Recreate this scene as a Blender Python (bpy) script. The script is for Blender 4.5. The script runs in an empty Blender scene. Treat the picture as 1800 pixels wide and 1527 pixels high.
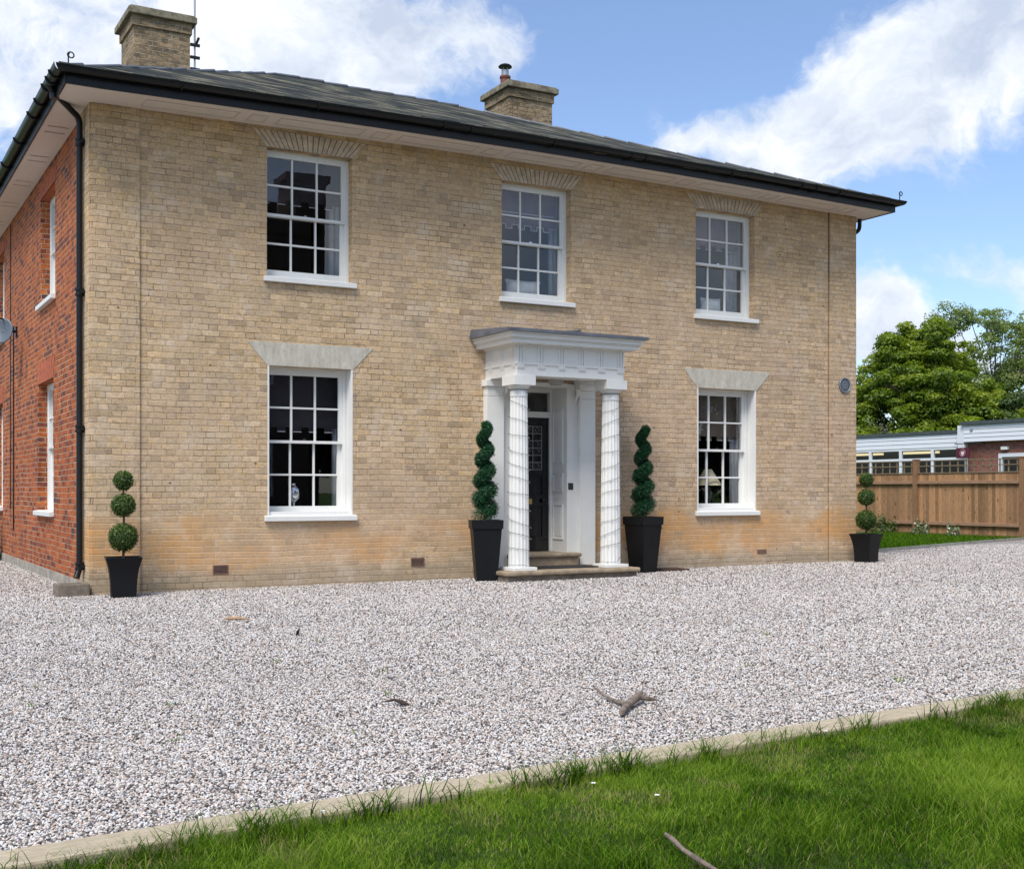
import bpy, bmesh, math, random
import numpy as np
from mathutils import Vector, Matrix
R = math.radians
random.seed(7); rng = np.random.default_rng(7)
SC = bpy.context.scene
COL = SC.collection
# ------------------------------------------------------------------ camera
CAMX, CAMY, CAMZ = -2.719, -15.125, 1.22
YAW = R(29.308)
cd = bpy.data.cameras.new('camera'); cam = bpy.data.objects.new('camera', cd); COL.objects.link(cam)
cam.location = (CAMX, CAMY, CAMZ); cam.rotation_euler = (R(90), 0, -YAW)
cd.sensor_width = 36; cd.lens = 42.7; cd.shift_y = 0.0547; cd.clip_start = .05; cd.clip_end = 3000
SC.camera = cam
# ------------------------------------------------------------------ light
SUN_EL, SUN_AZ = R(55), R(232)          # azimuth clockwise from +y
sd = bpy.data.lights.new('sun', 'SUN'); sd.energy = 2.9; sd.angle = R(24); sd.color = (1, .95, .87)
so = bpy.data.objects.new('sun', sd); COL.objects.link(so)
sv = Vector((math.sin(SUN_AZ)*math.cos(SUN_EL), math.cos(SUN_AZ)*math.cos(SUN_EL), math.sin(SUN_EL)))
so.rotation_euler = sv.to_track_quat('Z', 'Y').to_euler(); so.location = sv*50
SC.view_settings.view_transform = 'Standard'; SC.view_settings.look = 'None'
SC.view_settings.exposure = 0.42; SC.view_settings.gamma = 1.0

# ------------------------------------------------------------------ node helper
class NT:
    def __init__(s, tree): s.t = tree; s.n = tree.nodes; s.l = tree.links
    def node(s, ty, **kw):
        n = s.n.new(ty)
        for k, v in kw.items(): setattr(n, k, v)
        return n
    def put(s, sock, v):
        if v is None: return
        if isinstance(v, bpy.types.NodeSocket): s.l.new(v, sock)
        elif isinstance(v, (tuple, list)):
            v = tuple(v)
            if len(sock.default_value) == 4 and len(v) == 3: v = v+(1,)
            sock.default_value = v
        else: sock.default_value = v
    def m(s, op, a, b=None, c=None, clamp=False):
        n = s.node('ShaderNodeMath', operation=op, use_clamp=clamp)
        s.put(n.inputs[0], a); s.put(n.inputs[1], b)
        if c is not None: s.put(n.inputs[2], c)
        return n.outputs[0]
    def vm(s, op, a, b=None, out=0):
        n = s.node('ShaderNodeVectorMath', operation=op)
        s.put(n.inputs[0], a)
        if b is not None: s.put(n.inputs[1], b)
        return n.outputs[out]
    def xyz(s, v):
        n = s.node('ShaderNodeSeparateXYZ'); s.put(n.inputs[0], v); return n.outputs
    def vec(s, x, y, z):
        n = s.node('ShaderNodeCombineXYZ'); s.put(n.inputs[0], x); s.put(n.inputs[1], y); s.put(n.inputs[2], z); return n.outputs[0]
    def noise(s, v, scale, detail=3, rough=.5, dist=0, col=False):
        n = s.node('ShaderNodeTexNoise'); s.put(n.inputs['Vector'], v)
        n.inputs['Scale'].default_value = scale; n.inputs['Detail'].default_value = detail
        n.inputs['Roughness'].default_value = rough; n.inputs['Distortion'].default_value = dist
        return n.outputs['Color' if col else 'Fac']
    def white(s, v, col=False):
        n = s.node('ShaderNodeTexWhiteNoise'); s.put(n.inputs['Vector'], v); return n.outputs['Color' if col else 'Value']
    def vor(s, v, scale, out='Color', feature='F1', rand=1):
        n = s.node('ShaderNodeTexVoronoi', feature=feature); s.put(n.inputs['Vector'], v)
        n.inputs['Scale'].default_value = scale; n.inputs['Randomness'].default_value = rand
        return n.outputs[out]
    def ramp(s, f, stops, interp='LINEAR'):
        n = s.node('ShaderNodeValToRGB'); e = n.color_ramp.elements; n.color_ramp.interpolation = interp
        while len(e) < len(stops): e.new(.5)
        for i, (p, c) in enumerate(stops):
            e[i].position = p; e[i].color = tuple(c)+(1,) if isinstance(c, (tuple, list)) else (c, c, c, 1)
        s.put(n.inputs[0], f); return n.outputs[0]
    def mix(s, f, a, b, blend='MIX'):
        n = s.node('ShaderNodeMix', data_type='RGBA', blend_type=blend)
        s.put(n.inputs[0], f); s.put(n.inputs[6], a); s.put(n.inputs[7], b); return n.outputs[2]
    def sstep(s, v, lo, hi, a=0, b=1):
        n = s.node('ShaderNodeMapRange', interpolation_type='SMOOTHSTEP'); s.put(n.inputs[0], v)
        for i, x in enumerate((lo, hi, a, b)): s.put(n.inputs[i+1], x)
        return n.outputs[0]
    def lstep(s, v, lo, hi, a=0, b=1):
        n = s.node('ShaderNodeMapRange'); s.put(n.inputs[0], v)
        for i, x in enumerate((lo, hi, a, b)): s.put(n.inputs[i+1], x)
        return n.outputs[0]
    def bump(s, h, strength=.5, dist=.01):
        n = s.node('ShaderNodeBump'); n.inputs['Strength'].default_value = strength; n.inputs['Distance'].default_value = dist
        s.put(n.inputs['Height'], h); return n.outputs[0]
    def obj(s): return s.node('ShaderNodeTexCoord').outputs['Object']
    def pos(s): return s.node('ShaderNodeNewGeometry').outputs['Position']
    def attr(s, name, ty='GEOMETRY'):
        n = s.node('ShaderNodeAttribute', attribute_name=name, attribute_type=ty); return n.outputs['Fac']

def mat(name, fn=None, color=(.5,.5,.5), rough=.6, metal=0, spec=.5, var=0, vscale=6, bump=0, bscale=80):
    m = bpy.data.materials.new(name); m.use_nodes = True
    nt = NT(m.node_tree); p = m.node_tree.nodes['Principled BSDF']
    p.inputs['Roughness'].default_value = rough; p.inputs['Metallic'].default_value = metal
    p.inputs['Specular IOR Level'].default_value = spec
    p.inputs['Base Color'].default_value = tuple(color)+(1,)
    if fn: fn(nt, p)
    else:
        v = nt.pos()
        if var:
            f = nt.noise(v, vscale, 4, .6)
            lo = tuple(c*(1-var) for c in color); hi = tuple(min(1, c*(1+var)) for c in color)
            nt.put(p.inputs['Base Color'], nt.ramp(f, [(.3, lo), (.7, hi)]))
        if bump: nt.put(p.inputs['Normal'], nt.bump(nt.noise(v, bscale, 3), bump, .004))
    return m

# ------------------------------------------------------------------ world: nishita sky with clouds
W = bpy.data.worlds.new('World'); SC.world = W; W.use_nodes = True
def build_world():
    nt = NT(W.node_tree); bg = W.node_tree.nodes['Background']
    sky = nt.node('ShaderNodeTexSky', sky_type='NISHITA'); sky.sun_disc = False
    sky.sun_elevation = SUN_EL; sky.sun_rotation = SUN_AZ; sky.altitude = 50; sky.air_density = 1.0; sky.dust_density = .6; sky.ozone_density = 1.6
    g = nt.node('ShaderNodeTexCoord').outputs['Generated']
    warp = nt.noise(g, 5, 5, .6, col=True)
    q0 = nt.vm('ADD', g, nt.vm('MULTIPLY', nt.vm('SUBTRACT', warp, (.5,.5,.5)), (.16,.16,.13)))
    def dirof(px, py):
        a = (px-900)/2135; b = (862-py)/2135
        c, s = math.cos(YAW), math.sin(YAW)
        v = Vector((a*c+s, -a*s+c, b)); v.normalize(); return v
    # cloud masses, each at a compass bearing and height in the sky: (px, py, half width, half height, gain)
    blobs = [(60, 60, 300, 170, .66), (430, 60, 150, 100, .5), (620, 50, 150, 100, .55), (560, 140, 170, 60, .46), (200, 240, 260, 110, .55),
             (700, 110, 85, 85, .62), (1490, 240, 200, 90, .92), (1640, 170, 170, 90, .95), (1780, 40, 150, 95, .98), (1330, 235, 60, 40, .5),
             (1190, 245, 110, 36, .42), (840, 70, 90, 65, .55), (1550, 580, 100, 60, 1.2), (1750, 465, 150, 42, .40), (1480, 560, 70, 70, .5), (1620, 640, 150, 50, .5)]
    dens = None
    for px, py, hw, hh, gain in blobs:
        c = dirof(px, py)
        right = Vector((c.y, -c.x, 0)).normalized(); up = right.cross(c).normalized()
        d = nt.vm('SUBTRACT', q0, tuple(c))
        x = nt.m('DIVIDE', nt.vm('DOT_PRODUCT', d, tuple(right), 1), hw/2135)
        y = nt.m('DIVIDE', nt.vm('DOT_PRODUCT', d, tuple(up), 1), hh/2135)
        z = nt.m('MULTIPLY', nt.vm('DOT_PRODUCT', d, tuple(c), 1), 1.2)
        r2 = nt.m('ADD', nt.m('ADD', nt.m('MULTIPLY', x, x), nt.m('MULTIPLY', y, y)), nt.m('MULTIPLY', z, z))
        e = nt.m('MULTIPLY', nt.m('EXPONENT', nt.m('MULTIPLY', r2, -1.1)), gain)
        dens = e if dens is None else nt.m('MAXIMUM', dens, e) if False else nt.m('ADD', dens, nt.m('MULTIPLY', e, nt.m('SUBTRACT', 1, nt.m('MINIMUM', dens, 1))))
    # broken cloud over the rest of the sky (behind the camera)
    gx = nt.xyz(g)
    f = dirof(900, 400)
    facing = nt.vm('DOT_PRODUCT', g, tuple(f), 1)
    rest = nt.m('MULTIPLY', nt.sstep(facing, .80, .55), nt.sstep(nt.noise(g, 2.2, 6, .6), .44, .64))
    fine = nt.noise(nt.vm('MULTIPLY', q0, (1, 1, 1.3)), 11, 9, .66)
    fine2 = nt.noise(nt.vm('MULTIPLY', g, (1, 1, 2)), 30, 5, .6)
    dn = nt.m('ADD', dens, nt.m('ADD', nt.m('MULTIPLY', nt.m('SUBTRACT', fine, .5), 1.35), nt.m('MULTIPLY', nt.m('SUBTRACT', fine2, .5), .25)))
    mask = nt.m('MAXIMUM', nt.sstep(dn, .18, .66), rest)
    shade = nt.noise(nt.vm('ADD', nt.vm('MULTIPLY', q0, (1, 1, 1.5)), (.02, .03, .05)), 9, 7, .62)
    cl = nt.ramp(shade, [(.34, (4.3, 4.9, 6.1)), (.48, (5.9, 6.4, 7.2)), (.60, (7.4, 7.6, 8.0)), (.72, (8.4, 8.5, 8.6))])
    skyc = nt.mix(1.0, sky.outputs[0], (1.08, 1.17, 1.33), 'MULTIPLY')
    skyc = nt.mix(.05, skyc, (7.5, 8.2, 9.4))
    nt.put(bg.inputs[0], nt.mix(mask, skyc, cl)); bg.inputs[1].default_value = .105
build_world()

# ------------------------------------------------------------------ ground height
def gz(x): return .005*(max(-4, min(20, x))-6)

# ------------------------------------------------------------------ mesh builder
def front(u, d, z): return (u, d, z)
def side(u, d, z): return (d, -u, z)
class MB:
    def __init__(s, tf=None): s.v = []; s.f = []; s.tf = tf or (lambda a, b, c: (a, b, c))
    def add(s, vs, fs):
        o = len(s.v); s.v += [s.tf(*p) for p in vs]; s.f += [tuple(i+o for i in f) for f in fs]; return s
    def box(s, x0, x1, y0, y1, z0, z1):
        vs = [(x, y, z) for z in (z0, z1) for y in (y0, y1) for x in (x0, x1)]
        return s.add(vs, [(0,1,3,2), (4,6,7,5), (0,4,5,1), (2,3,7,6), (0,2,6,4), (1,5,7,3)])
    def hexa(s, b, t):      # 4 bottom pts, 4 top pts (loops)
        return s.add(list(b)+list(t), [(3,2,1,0), (4,5,6,7), (0,1,5,4), (1,2,6,5), (2,3,7,6), (3,0,4,7)])
    def extr(s, pts, y0, y1):   # outline in x,z extruded along y
        n = len(pts); vs = [(x, y0, z) for x, z in pts]+[(x, y1, z) for x, z in pts]
        return s.add(vs, [tuple(range(n)), tuple(range(2*n-1, n-1, -1))]+[(i, (i+1) % n, (i+1) % n+n, i+n) for i in range(n)])
    def lathe(s, c, prof, n=24, flute=0):
        vs = []; k = len(prof)
        for r, z in prof:
            for i in range(n):
                a = 2*math.pi*i/n; rr = r
                if flute: rr = r-flute*abs(math.sin(a*9))**.6
                vs.append((c[0]+rr*math.cos(a), c[1]+rr*math.sin(a), c[2]+z))
        fs = [(j*n+i, j*n+(i+1) % n, (j+1)*n+(i+1) % n, (j+1)*n+i) for j in range(k-1) for i in range(n)]
        fs += [tuple(range(n-1, -1, -1)), tuple(range((k-1)*n, k*n))]
        return s.add(vs, fs)
    def tube(s, path, r, n=8, closed=False):
        path = [Vector(p) for p in path]; vs = []; K = len(path)
        ref = None
        for j, p in enumerate(path):
            t = (path[min(j+1, K-1)]-path[max(j-1, 0)]).normalized()
            if ref is None: ref = Vector((0, 0, 1)) if abs(t.z) < .9 else Vector((1, 0, 0))
            a = (ref-t*ref.dot(t)).normalized(); ref = a; b = t.cross(a)
            rr = r[j] if isinstance(r, (list, tuple)) else r
            for i in range(n):
                th = 2*math.pi*i/n; vs.append(tuple(p+a*math.cos(th)*rr+b*math.sin(th)*rr))
        fs = [(j*n+i, j*n+(i+1) % n, (j+1)*n+(i+1) % n, (j+1)*n+i) for j in range(K-1) for i in range(n)]
        fs += [tuple(range(n-1, -1, -1)), tuple(range((K-1)*n, K*n))]
        return s.add(vs, fs)
    def build(s, name, m, parent=None, bevel=0, smooth=False, loc=None):
        me = bpy.data.meshes.new(name); me.from_pydata(s.v, [], s.f)
        bm = bmesh.new(); bm.from_mesh(me); bmesh.ops.recalc_face_normals(bm, faces=bm.faces); bm.to_mesh(me); bm.free()
        o = bpy.data.objects.new(name, me); COL.objects.link(o)
        for mm in (m if isinstance(m, list) else [m]): me.materials.append(mm)
        if smooth:
            for p in me.polygons: p.use_smooth = True
            md = o.modifiers.new('es', 'EDGE_SPLIT'); md.split_angle = R(40)
        if bevel:
            md = o.modifiers.new('bevel', 'BEVEL'); md.width = bevel; md.segments = 2; md.limit_method = 'ANGLE'
        if parent is not None: o.parent = parent; o.matrix_parent_inverse = parent.matrix_basis.inverted()
        if loc: o.location = loc
        return o
def tag(o, label, cat, group=None):
    o['label'] = label; o['category'] = cat
    if group: o['group'] = group
    return o
def thing(name, loc, label, cat, group=None, rz=0):
    o = bpy.data.objects.new(name, None); COL.objects.link(o); o.location = loc; o.rotation_euler = (0, 0, rz)
    o.empty_display_size = .2
    return tag(o, label, cat, group)
def kind(o, k): o['kind'] = k; return o
def npmesh(name, verts, faces, m, parent=None, attrs=None, smooth=False):
    """verts (N,3), faces (M,k) constant k"""
    me = bpy.data.meshes.new(name); k = faces.shape[1]
    me.vertices.add(len(verts)); me.vertices.foreach_set('co', verts.astype(np.float32).ravel())
    me.loops.add(faces.size); me.loops.foreach_set('vertex_index', faces.astype(np.int32).ravel())
    me.polygons.add(len(faces)); me.polygons.foreach_set('loop_start', np.arange(0, faces.size, k, dtype=np.int32))
    me.polygons.foreach_set('loop_total', np.full(len(faces), k, dtype=np.int32))
    for an, arr in (attrs or {}).items():
        a = me.attributes.new(an, 'FLOAT', 'FACE'); a.data.foreach_set('value', arr.astype(np.float32))
    me.update(calc_edges=True); me.validate()
    o = bpy.data.objects.new(name, me); COL.objects.link(o); me.materials.append(m)
    if smooth: me.polygons.foreach_set('use_smooth', np.ones(len(faces), dtype=bool))
    if parent is not None: o.parent = parent; o.matrix_parent_inverse = parent.matrix_basis.inverted()
    return o

# ------------------------------------------------------------------ brick materials (flemish bond)
def brick(name, stops, mortar, mortar2, L=.34, H=.075, weather=True, soot=False, rough=.9, jw=.0012, gain=1.0, blend=.62, tint3=(1.02, 1, .97)):
    def fn(nt, p):
        v = nt.pos(); x, y, z = nt.xyz(v)
        wob = nt.noise(v, 14, 3, .6); wob2 = nt.noise(nt.vm('ADD', v, (7, 3, 1)), 11, 3, .6)
        u = nt.m('ADD', nt.m('ADD', x, y), nt.m('MULTIPLY', nt.m('SUBTRACT', wob, .5), .022))
        zz = nt.m('ADD', nt.m('ADD', z, nt.m('MULTIPLY', nt.m('SUBTRACT', nt.noise(v, .7, 2), .5), .05)), nt.m('MULTIPLY', nt.m('SUBTRACT', wob2, .5), .012))
        rz = nt.m('DIVIDE', zz, H); row = nt.m('FLOOR', rz); fz = nt.m('FRACT', rz)
        rj = nt.white(nt.vec(row, 3.3, 0))
        U = nt.m('ADD', nt.m('ADD', nt.m('DIVIDE', u, L), nt.m('MULTIPLY', nt.m('MODULO', nt.m('ABSOLUTE', row), 2), .5)), nt.m('MULTIPLY', rj, .1))
        cell = nt.m('FLOOR', U); fu = nt.m('FRACT', U)
        hd = nt.m('GREATER_THAN', fu, .66)
        du = nt.m('MULTIPLY', nt.m('MINIMUM', nt.m('MINIMUM', fu, nt.m('SUBTRACT', 1, fu)), nt.m('ABSOLUTE', nt.m('SUBTRACT', fu, .66))), L)
        dz = nt.m('MULTIPLY', nt.m('MINIMUM', fz, nt.m('SUBTRACT', 1, fz)), H)
        d = nt.m('MINIMUM', nt.m('MULTIPLY', du, 1.25), dz)
        idv = nt.vec(nt.m('ADD', nt.m('MULTIPLY', cell, 2), hd), row, 1.7)
        rnd = nt.white(idv); rnd2 = nt.white(nt.vm('ADD', idv, (31, 17, 5)))
        tint = nt.noise(v, 55, 4, .7)
        big = nt.noise(v, .55, 3, .55); patch = nt.noise(nt.vm('ADD', v, (3, 9, 2)), 1.6, 4, .6)
        blot = nt.noise(nt.vm('MULTIPLY', nt.vm('ADD', v, (1, 2, 3)), (1, 1, 1.7)), 5.5, 6, .75)
        f = nt.m('ADD', nt.m('ADD', nt.m('MULTIPLY', rnd, blend), nt.m('MULTIPLY', tint, .25)), nt.m('ADD', nt.m('MULTIPLY', nt.m('SUBTRACT', patch, .5), .6), nt.m('MULTIPLY', nt.m('SUBTRACT', blot, .5), 1.7)))
        f = nt.m('ADD', f, .10+(.62-blend)*.5)
        c = nt.ramp(f, stops)
        c = nt.mix(1, c, nt.ramp(rnd2, [(0, .70), (.08, .90), (.5, 1.0), (.92, 1.10), (1, 1.22)]), 'MULTIPLY')
        c = nt.mix(1, c, nt.ramp(nt.noise(v, 42, 7, .82), [(.30, .50), (.45, .93), (.62, 1.14), (.75, 1.3)]), 'MULTIPLY')
        c = nt.mix(1, c, nt.ramp(nt.noise(nt.vm('MULTIPLY', nt.vm('ADD', v, (6, 2, 4)), (1, 1, 1.8)), 15, 5, .75), [(.30, .66), (.46, .98), (.62, 1.08), (.74, 1.22)]), 'MULTIPLY')
        if weather:
            # ochre salts low on the wall, pinker wash mid height, greyed plinth
            hz = nt.m('ADD', z, nt.m('MULTIPLY', nt.m('SUBTRACT', nt.noise(v, .9, 4, .6), .5), 1.1))
            band = nt.m('MULTIPLY', nt.sstep(hz, .18, .38), nt.sstep(hz, .95, .7))
            pk = nt.m('MULTIPLY', nt.sstep(nt.m('ADD', x, nt.m('MULTIPLY', big, 6)), 5, 11), nt.sstep(z, 5.2, 3.0))
            c = nt.mix(nt.m('MULTIPLY', pk, .6), c, nt.mix(1, c, (.99, .985, 1.08), 'MULTIPLY'))
            band = nt.m('MULTIPLY', band, nt.sstep(nt.noise(nt.vm('ADD', nt.vm('MULTIPLY', v, (1, 1, .6)), (4.3, 0, 2)), .75, 4, .6), .36, .56))
            c = nt.mix(nt.m('MULTIPLY', band, .85), c, nt.mix(rnd, (.56, .295, .105), (.45, .27, .13)))
            low = nt.sstep(nt.m('ADD', z, nt.m('MULTIPLY', nt.m('SUBTRACT', nt.noise(v, 2.2, 4, .65), .5), .5)), .32, .10)
            c = nt.mix(nt.m('MULTIPLY', low, .6), c, (.26, .225, .165))
            up = nt.m('MULTIPLY', nt.sstep(nt.m('ADD', z, nt.m('MULTIPLY', big, 1.6)), 4.4, 6.0), .4)
            c = nt.mix(up, c, nt.mix(1, c, (.90, .82, .62), 'MULTIPLY'))
            wash = nt.m('MULTIPLY', nt.sstep(big, .40, .60), .25)
            c = nt.mix(wash, c, (.45, .335, .255))
            c = nt.mix(nt.m('MULTIPLY', nt.sstep(patch, .56, .72), .35), c, (.30, .27, .21))
        if weather:
            lg = nt.noise(nt.vm('ADD', v, (8, 1, 3)), 2.6, 5, .7)
            c = nt.mix(nt.m('MULTIPLY', nt.sstep(lg, .52, .68), .38), c, (.58,.50,.40))
            c = nt.mix(nt.m('MULTIPLY', nt.sstep(lg, .46, .32), .34), c, (.29,.225,.15))
            stk = nt.noise(nt.vm('MULTIPLY', v, (7, 7, .55)), 2.2, 5, .7)
            c = nt.mix(nt.m('MULTIPLY', nt.sstep(stk, .58, .74), .30), c, (.22,.18,.12))
            spot = nt.vor(nt.vm('MULTIPLY', v, (1, 1, 1.3)), 2.3, 'Distance')
            c = nt.mix(nt.sstep(spot, .055, .03), c, (.10,.08,.055))
        if soot:
            c = nt.mix(nt.m('MULTIPLY', nt.sstep(nt.noise(nt.vm('MULTIPLY', v, (1, 1, 3)), 2.6, 5, .7), .42, .66), .8), c, (.085, .08, .062))
        mm = nt.mix(nt.sstep(nt.noise(nt.vm('ADD', v, (5, 5, 5)), 1.3, 4, .7), .4, .6), mortar, mortar2)
        j = nt.m('ADD', jw, nt.m('MULTIPLY', nt.noise(nt.vm('ADD', v, (2, 1, 8)), 5, 4, .7), .0035))
        mask = nt.sstep(d, j, nt.m('ADD', j, .0032))
        if weather:
            mm = nt.mix(nt.m('MULTIPLY', nt.sstep(z, 1.15, .75), nt.sstep(z, .12, .3)), mm, (.60, .43, .27))
            vis = nt.sstep(nt.noise(nt.vm('MULTIPLY', nt.vm('ADD', v, (9, 9, 9)), (1, 1, 1.5)), 3.2, 6, .8), .42, .62, .85, .0)
            mask = nt.m('MAXIMUM', mask, vis)
        c = nt.mix(mask, mm, c)
        if gain != 1: c = nt.mix(1, c, (gain*tint3[0], gain*tint3[1], gain*tint3[2]), 'MULTIPLY')
        nt.put(p.inputs['Base Color'], c); p.inputs['Specular IOR Level'].default_value = .2
        h = nt.m('ADD', nt.m('MULTIPLY', nt.sstep(d, .001, .009), 1), nt.m('ADD', nt.m('MULTIPLY', nt.noise(v, 90, 4, .7), .35), nt.m('MULTIPLY', rnd2, .35)))
        nt.put(p.inputs['Normal'], nt.bump(h, .55, .006))
    return mat(name, fn, rough=rough)
YEL = [(.0, (.60,.46,.31)), (.14, (.48,.36,.21)), (.24, (.56,.425,.30)), (.34, (.41,.31,.19)), (.42, (.51,.38,.25)), (.50, (.46,.325,.165)), (.57, (.54,.41,.29)), (.65, (.40,.305,.21)), (.73, (.50,.345,.155)), (.82, (.55,.41,.29)), (.90, (.37,.245,.12)), (1., (.31,.25,.18))]
M_yel = brick('gault_brick', YEL, (.13,.09,.055), (.24,.175,.11), gain=1.17, blend=.46, tint3=(1.01, 1.0, .99))
M_chim = brick('chimney_brick', [(a, tuple(x*(.42+.75*((i*37)%10)/10) for x in c)) for i, (a, c) in enumerate(YEL)], (.50,.42,.31), (.12,.10,.07), weather=False, soot=True, L=.345, H=.08, jw=.0045, gain=.84)
M_red = brick('red_brick', [(.0, (.43,.125,.042)), (.3, (.34,.085,.03)), (.5, (.48,.155,.05)), (.66, (.29,.07,.034)), (.78, (.18,.06,.045)), (1., (.09,.055,.05))], (.50,.36,.25), (.33,.23,.16), L=.335, weather=False, jw=.0018, gain=.98)
M_school = brick('school_brick', [(.0, (.27,.09,.07)), (.4, (.20,.065,.05)), (.7, (.25,.10,.08)), (1., (.12,.06,.05))], (.35,.29,.25), (.28,.22,.19), weather=False)
M_opp = brick('far_brick', [(.0, (.13,.085,.07)), (1., (.09,.06,.05))], (.3,.25,.2), (.25,.2,.15), weather=False)

def white_fn(tone, var=.06, dirt=.5):
    def fn(nt, p):
        v = nt.pos()
        c = nt.ramp(nt.noise(v, 3, 4, .6), [(.3, tuple(t*(1-var) for t in tone)), (.7, tone)])
        z = nt.xyz(v)[2]
        st = nt.noise(nt.vm('MULTIPLY', v, (9, 9, 1.2)), 2.5, 5, .7)
        c = nt.mix(nt.m('MULTIPLY', nt.sstep(st, .56, .75), dirt*.4), c, tuple(t*.62 for t in tone))
        nt.put(p.inputs['Base Color'], c)
        nt.put(p.inputs['Normal'], nt.bump(nt.noise(v, 60, 3), .12, .003))
    return fn
M_white = mat('white_paint', white_fn((.80,.80,.775)), rough=.42)
M_cream = mat('soffit_paint', white_fn((.74,.655,.57), .08, .7), rough=.6)
M_redsoff = M_cream
def lintel_fn(nt, p):
    v = nt.pos()
    c = nt.ramp(nt.noise(nt.vm('MULTIPLY', v, (3, 3, 1)), 3.0, 6, .72), [(.28, (.37,.34,.27)), (.5, (.52,.485,.41)), (.72, (.64,.61,.53))])
    c = nt.mix(nt.m('MULTIPLY', nt.sstep(nt.noise(nt.vm('ADD', v, (4,4,4)), 22, 5, .7), .5, .75), .5), c, (.26,.25,.21))
    nt.put(p.inputs['Base Color'], c); nt.put(p.inputs['Normal'], nt.bump(nt.noise(v, 70, 4), .3, .004))
M_lintel = mat('painted_stone', lintel_fn, rough=.85)
M_vous = mat('gauged_brick', color=(.56,.455,.345), rough=.9, var=.28, vscale=9, bump=.4, bscale=90)
M_joint = mat('lime_joint', color=(.16,.12,.08), rough=.95)
M_rub = mat('rubbed_red_brick', color=(.42,.115,.052), rough=.9, var=.3, vscale=12, bump=.3)
M_black = mat('black_iron', color=(.007,.008,.009), rough=.38, spec=.35, var=.3, vscale=15, bump=.15, bscale=40)
M_slate = None
def slate_fn(nt, p):
    g = nt.pos(); x, y, z = nt.xyz(g)
    t = nt.m('ADD', z, nt.m('MULTIPLY', nt.m('SUBTRACT', nt.noise(g, 3, 3), .5), .02))
    r = nt.m('DIVIDE', t, .105); row = nt.m('FLOOR', r); fr = nt.m('FRACT', r)
    u = nt.m('ADD', nt.m('DIVIDE', nt.m('ADD', x, y), .23), nt.m('MULTIPLY', nt.m('MODULO', nt.m('ABSOLUTE', row), 2), .5))
    cell = nt.m('FLOOR', u); fu = nt.m('FRACT', u)
    rnd = nt.white(nt.vec(cell, row, 2))
    c = nt.ramp(nt.m('ADD', nt.m('MULTIPLY', rnd, .6), nt.m('MULTIPLY', nt.noise(g, 8, 4, .7), .5)), [(.12, (.012,.014,.016)), (.4, (.036,.040,.040)), (.62, (.07,.073,.06)), (.8, (.15,.14,.10)), (.98, (.28,.26,.19))])
    c = nt.mix(nt.m('MULTIPLY', nt.sstep(nt.noise(nt.vm('MULTIPLY', g, (1, 1, 5)), 3.4, 6, .75), .5, .62), .65), c, (.035,.04,.034))
    e = nt.m('MINIMUM', nt.m('MULTIPLY', nt.m('MINIMUM', fu, nt.m('SUBTRACT', 1, fu)), .23), nt.m('MULTIPLY', fr, .105))
    c = nt.mix(nt.sstep(e, .003, .011), (.015,.016,.018), c)
    nt.put(p.inputs['Base Color'], c)
    nt.put(p.inputs['Normal'], nt.bump(nt.m('ADD', nt.m('SUBTRACT', 1, fr), nt.m('MULTIPLY', rnd, .5)), .7, .012))
M_slate = mat('slate', slate_fn, rough=.92, spec=.08)
M_lead = mat('lead', color=(.115,.125,.15), rough=.45, var=.3, vscale=5, bump=.3, bscale=12)
M_stone = mat('step_stone', color=(.30,.235,.16), rough=.85, var=.35, vscale=7, bump=.5, bscale=60)
M_conc = mat('concrete', color=(.20,.165,.13), rough=.9, var=.35, vscale=10, bump=.5, bscale=60)
M_door = mat('black_gloss', color=(.006,.006,.008), rough=.16)
M_pot = mat('planter_plastic', color=(.005,.0055,.007), rough=.5, spec=.3, var=.2, vscale=4, bump=.12, bscale=30)
M_brass = mat('brass', color=(.55,.36,.12), rough=.35, metal=.8)
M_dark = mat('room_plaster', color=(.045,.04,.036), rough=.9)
M_mat = mat('rubber_mat', color=(.018,.018,.02), rough=.9, bump=.6, bscale=200)
M_terra = mat('terracotta', color=(.16,.055,.035), rough=.8, var=.2)
M_steel = mat('galvanised_steel', color=(.35,.37,.40), rough=.4, metal=.6)
M_vent = mat('air_brick', color=(.20,.12,.09), rough=.9, var=.2)
M_soil = mat('soil', color=(.06,.04,.025), rough=1, var=.3, vscale=30, bump=.8)
M_bark = mat('bark', color=(.12,.09,.065), rough=.95, var=.4, vscale=14, bump=.9, bscale=25)
M_curt = mat('curtain_cloth', color=(.40,.40,.42), rough=.9, var=.15, vscale=8)
M_blind = mat('blind_cloth', color=(.20,.14,.16), rough=.95, var=.15, vscale=6)
M_blindt = mat('blind_cloth_taupe', color=(.17,.125,.10), rough=.95, var=.15, vscale=6)
M_blindd = mat('dark_blind_cloth', color=(.035,.028,.035), rough=.95)
M_trim = mat('white_piping', color=(.8,.8,.8), rough=.8)
M_cush = mat('cushion_cloth', color=(.62,.60,.56), rough=.95, var=.15, vscale=8)
M_shade = mat('lampshade', color=(.85,.70,.46), rough=.9)
M_silver = mat('silver', color=(.7,.7,.72), rough=.15, metal=1)
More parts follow.
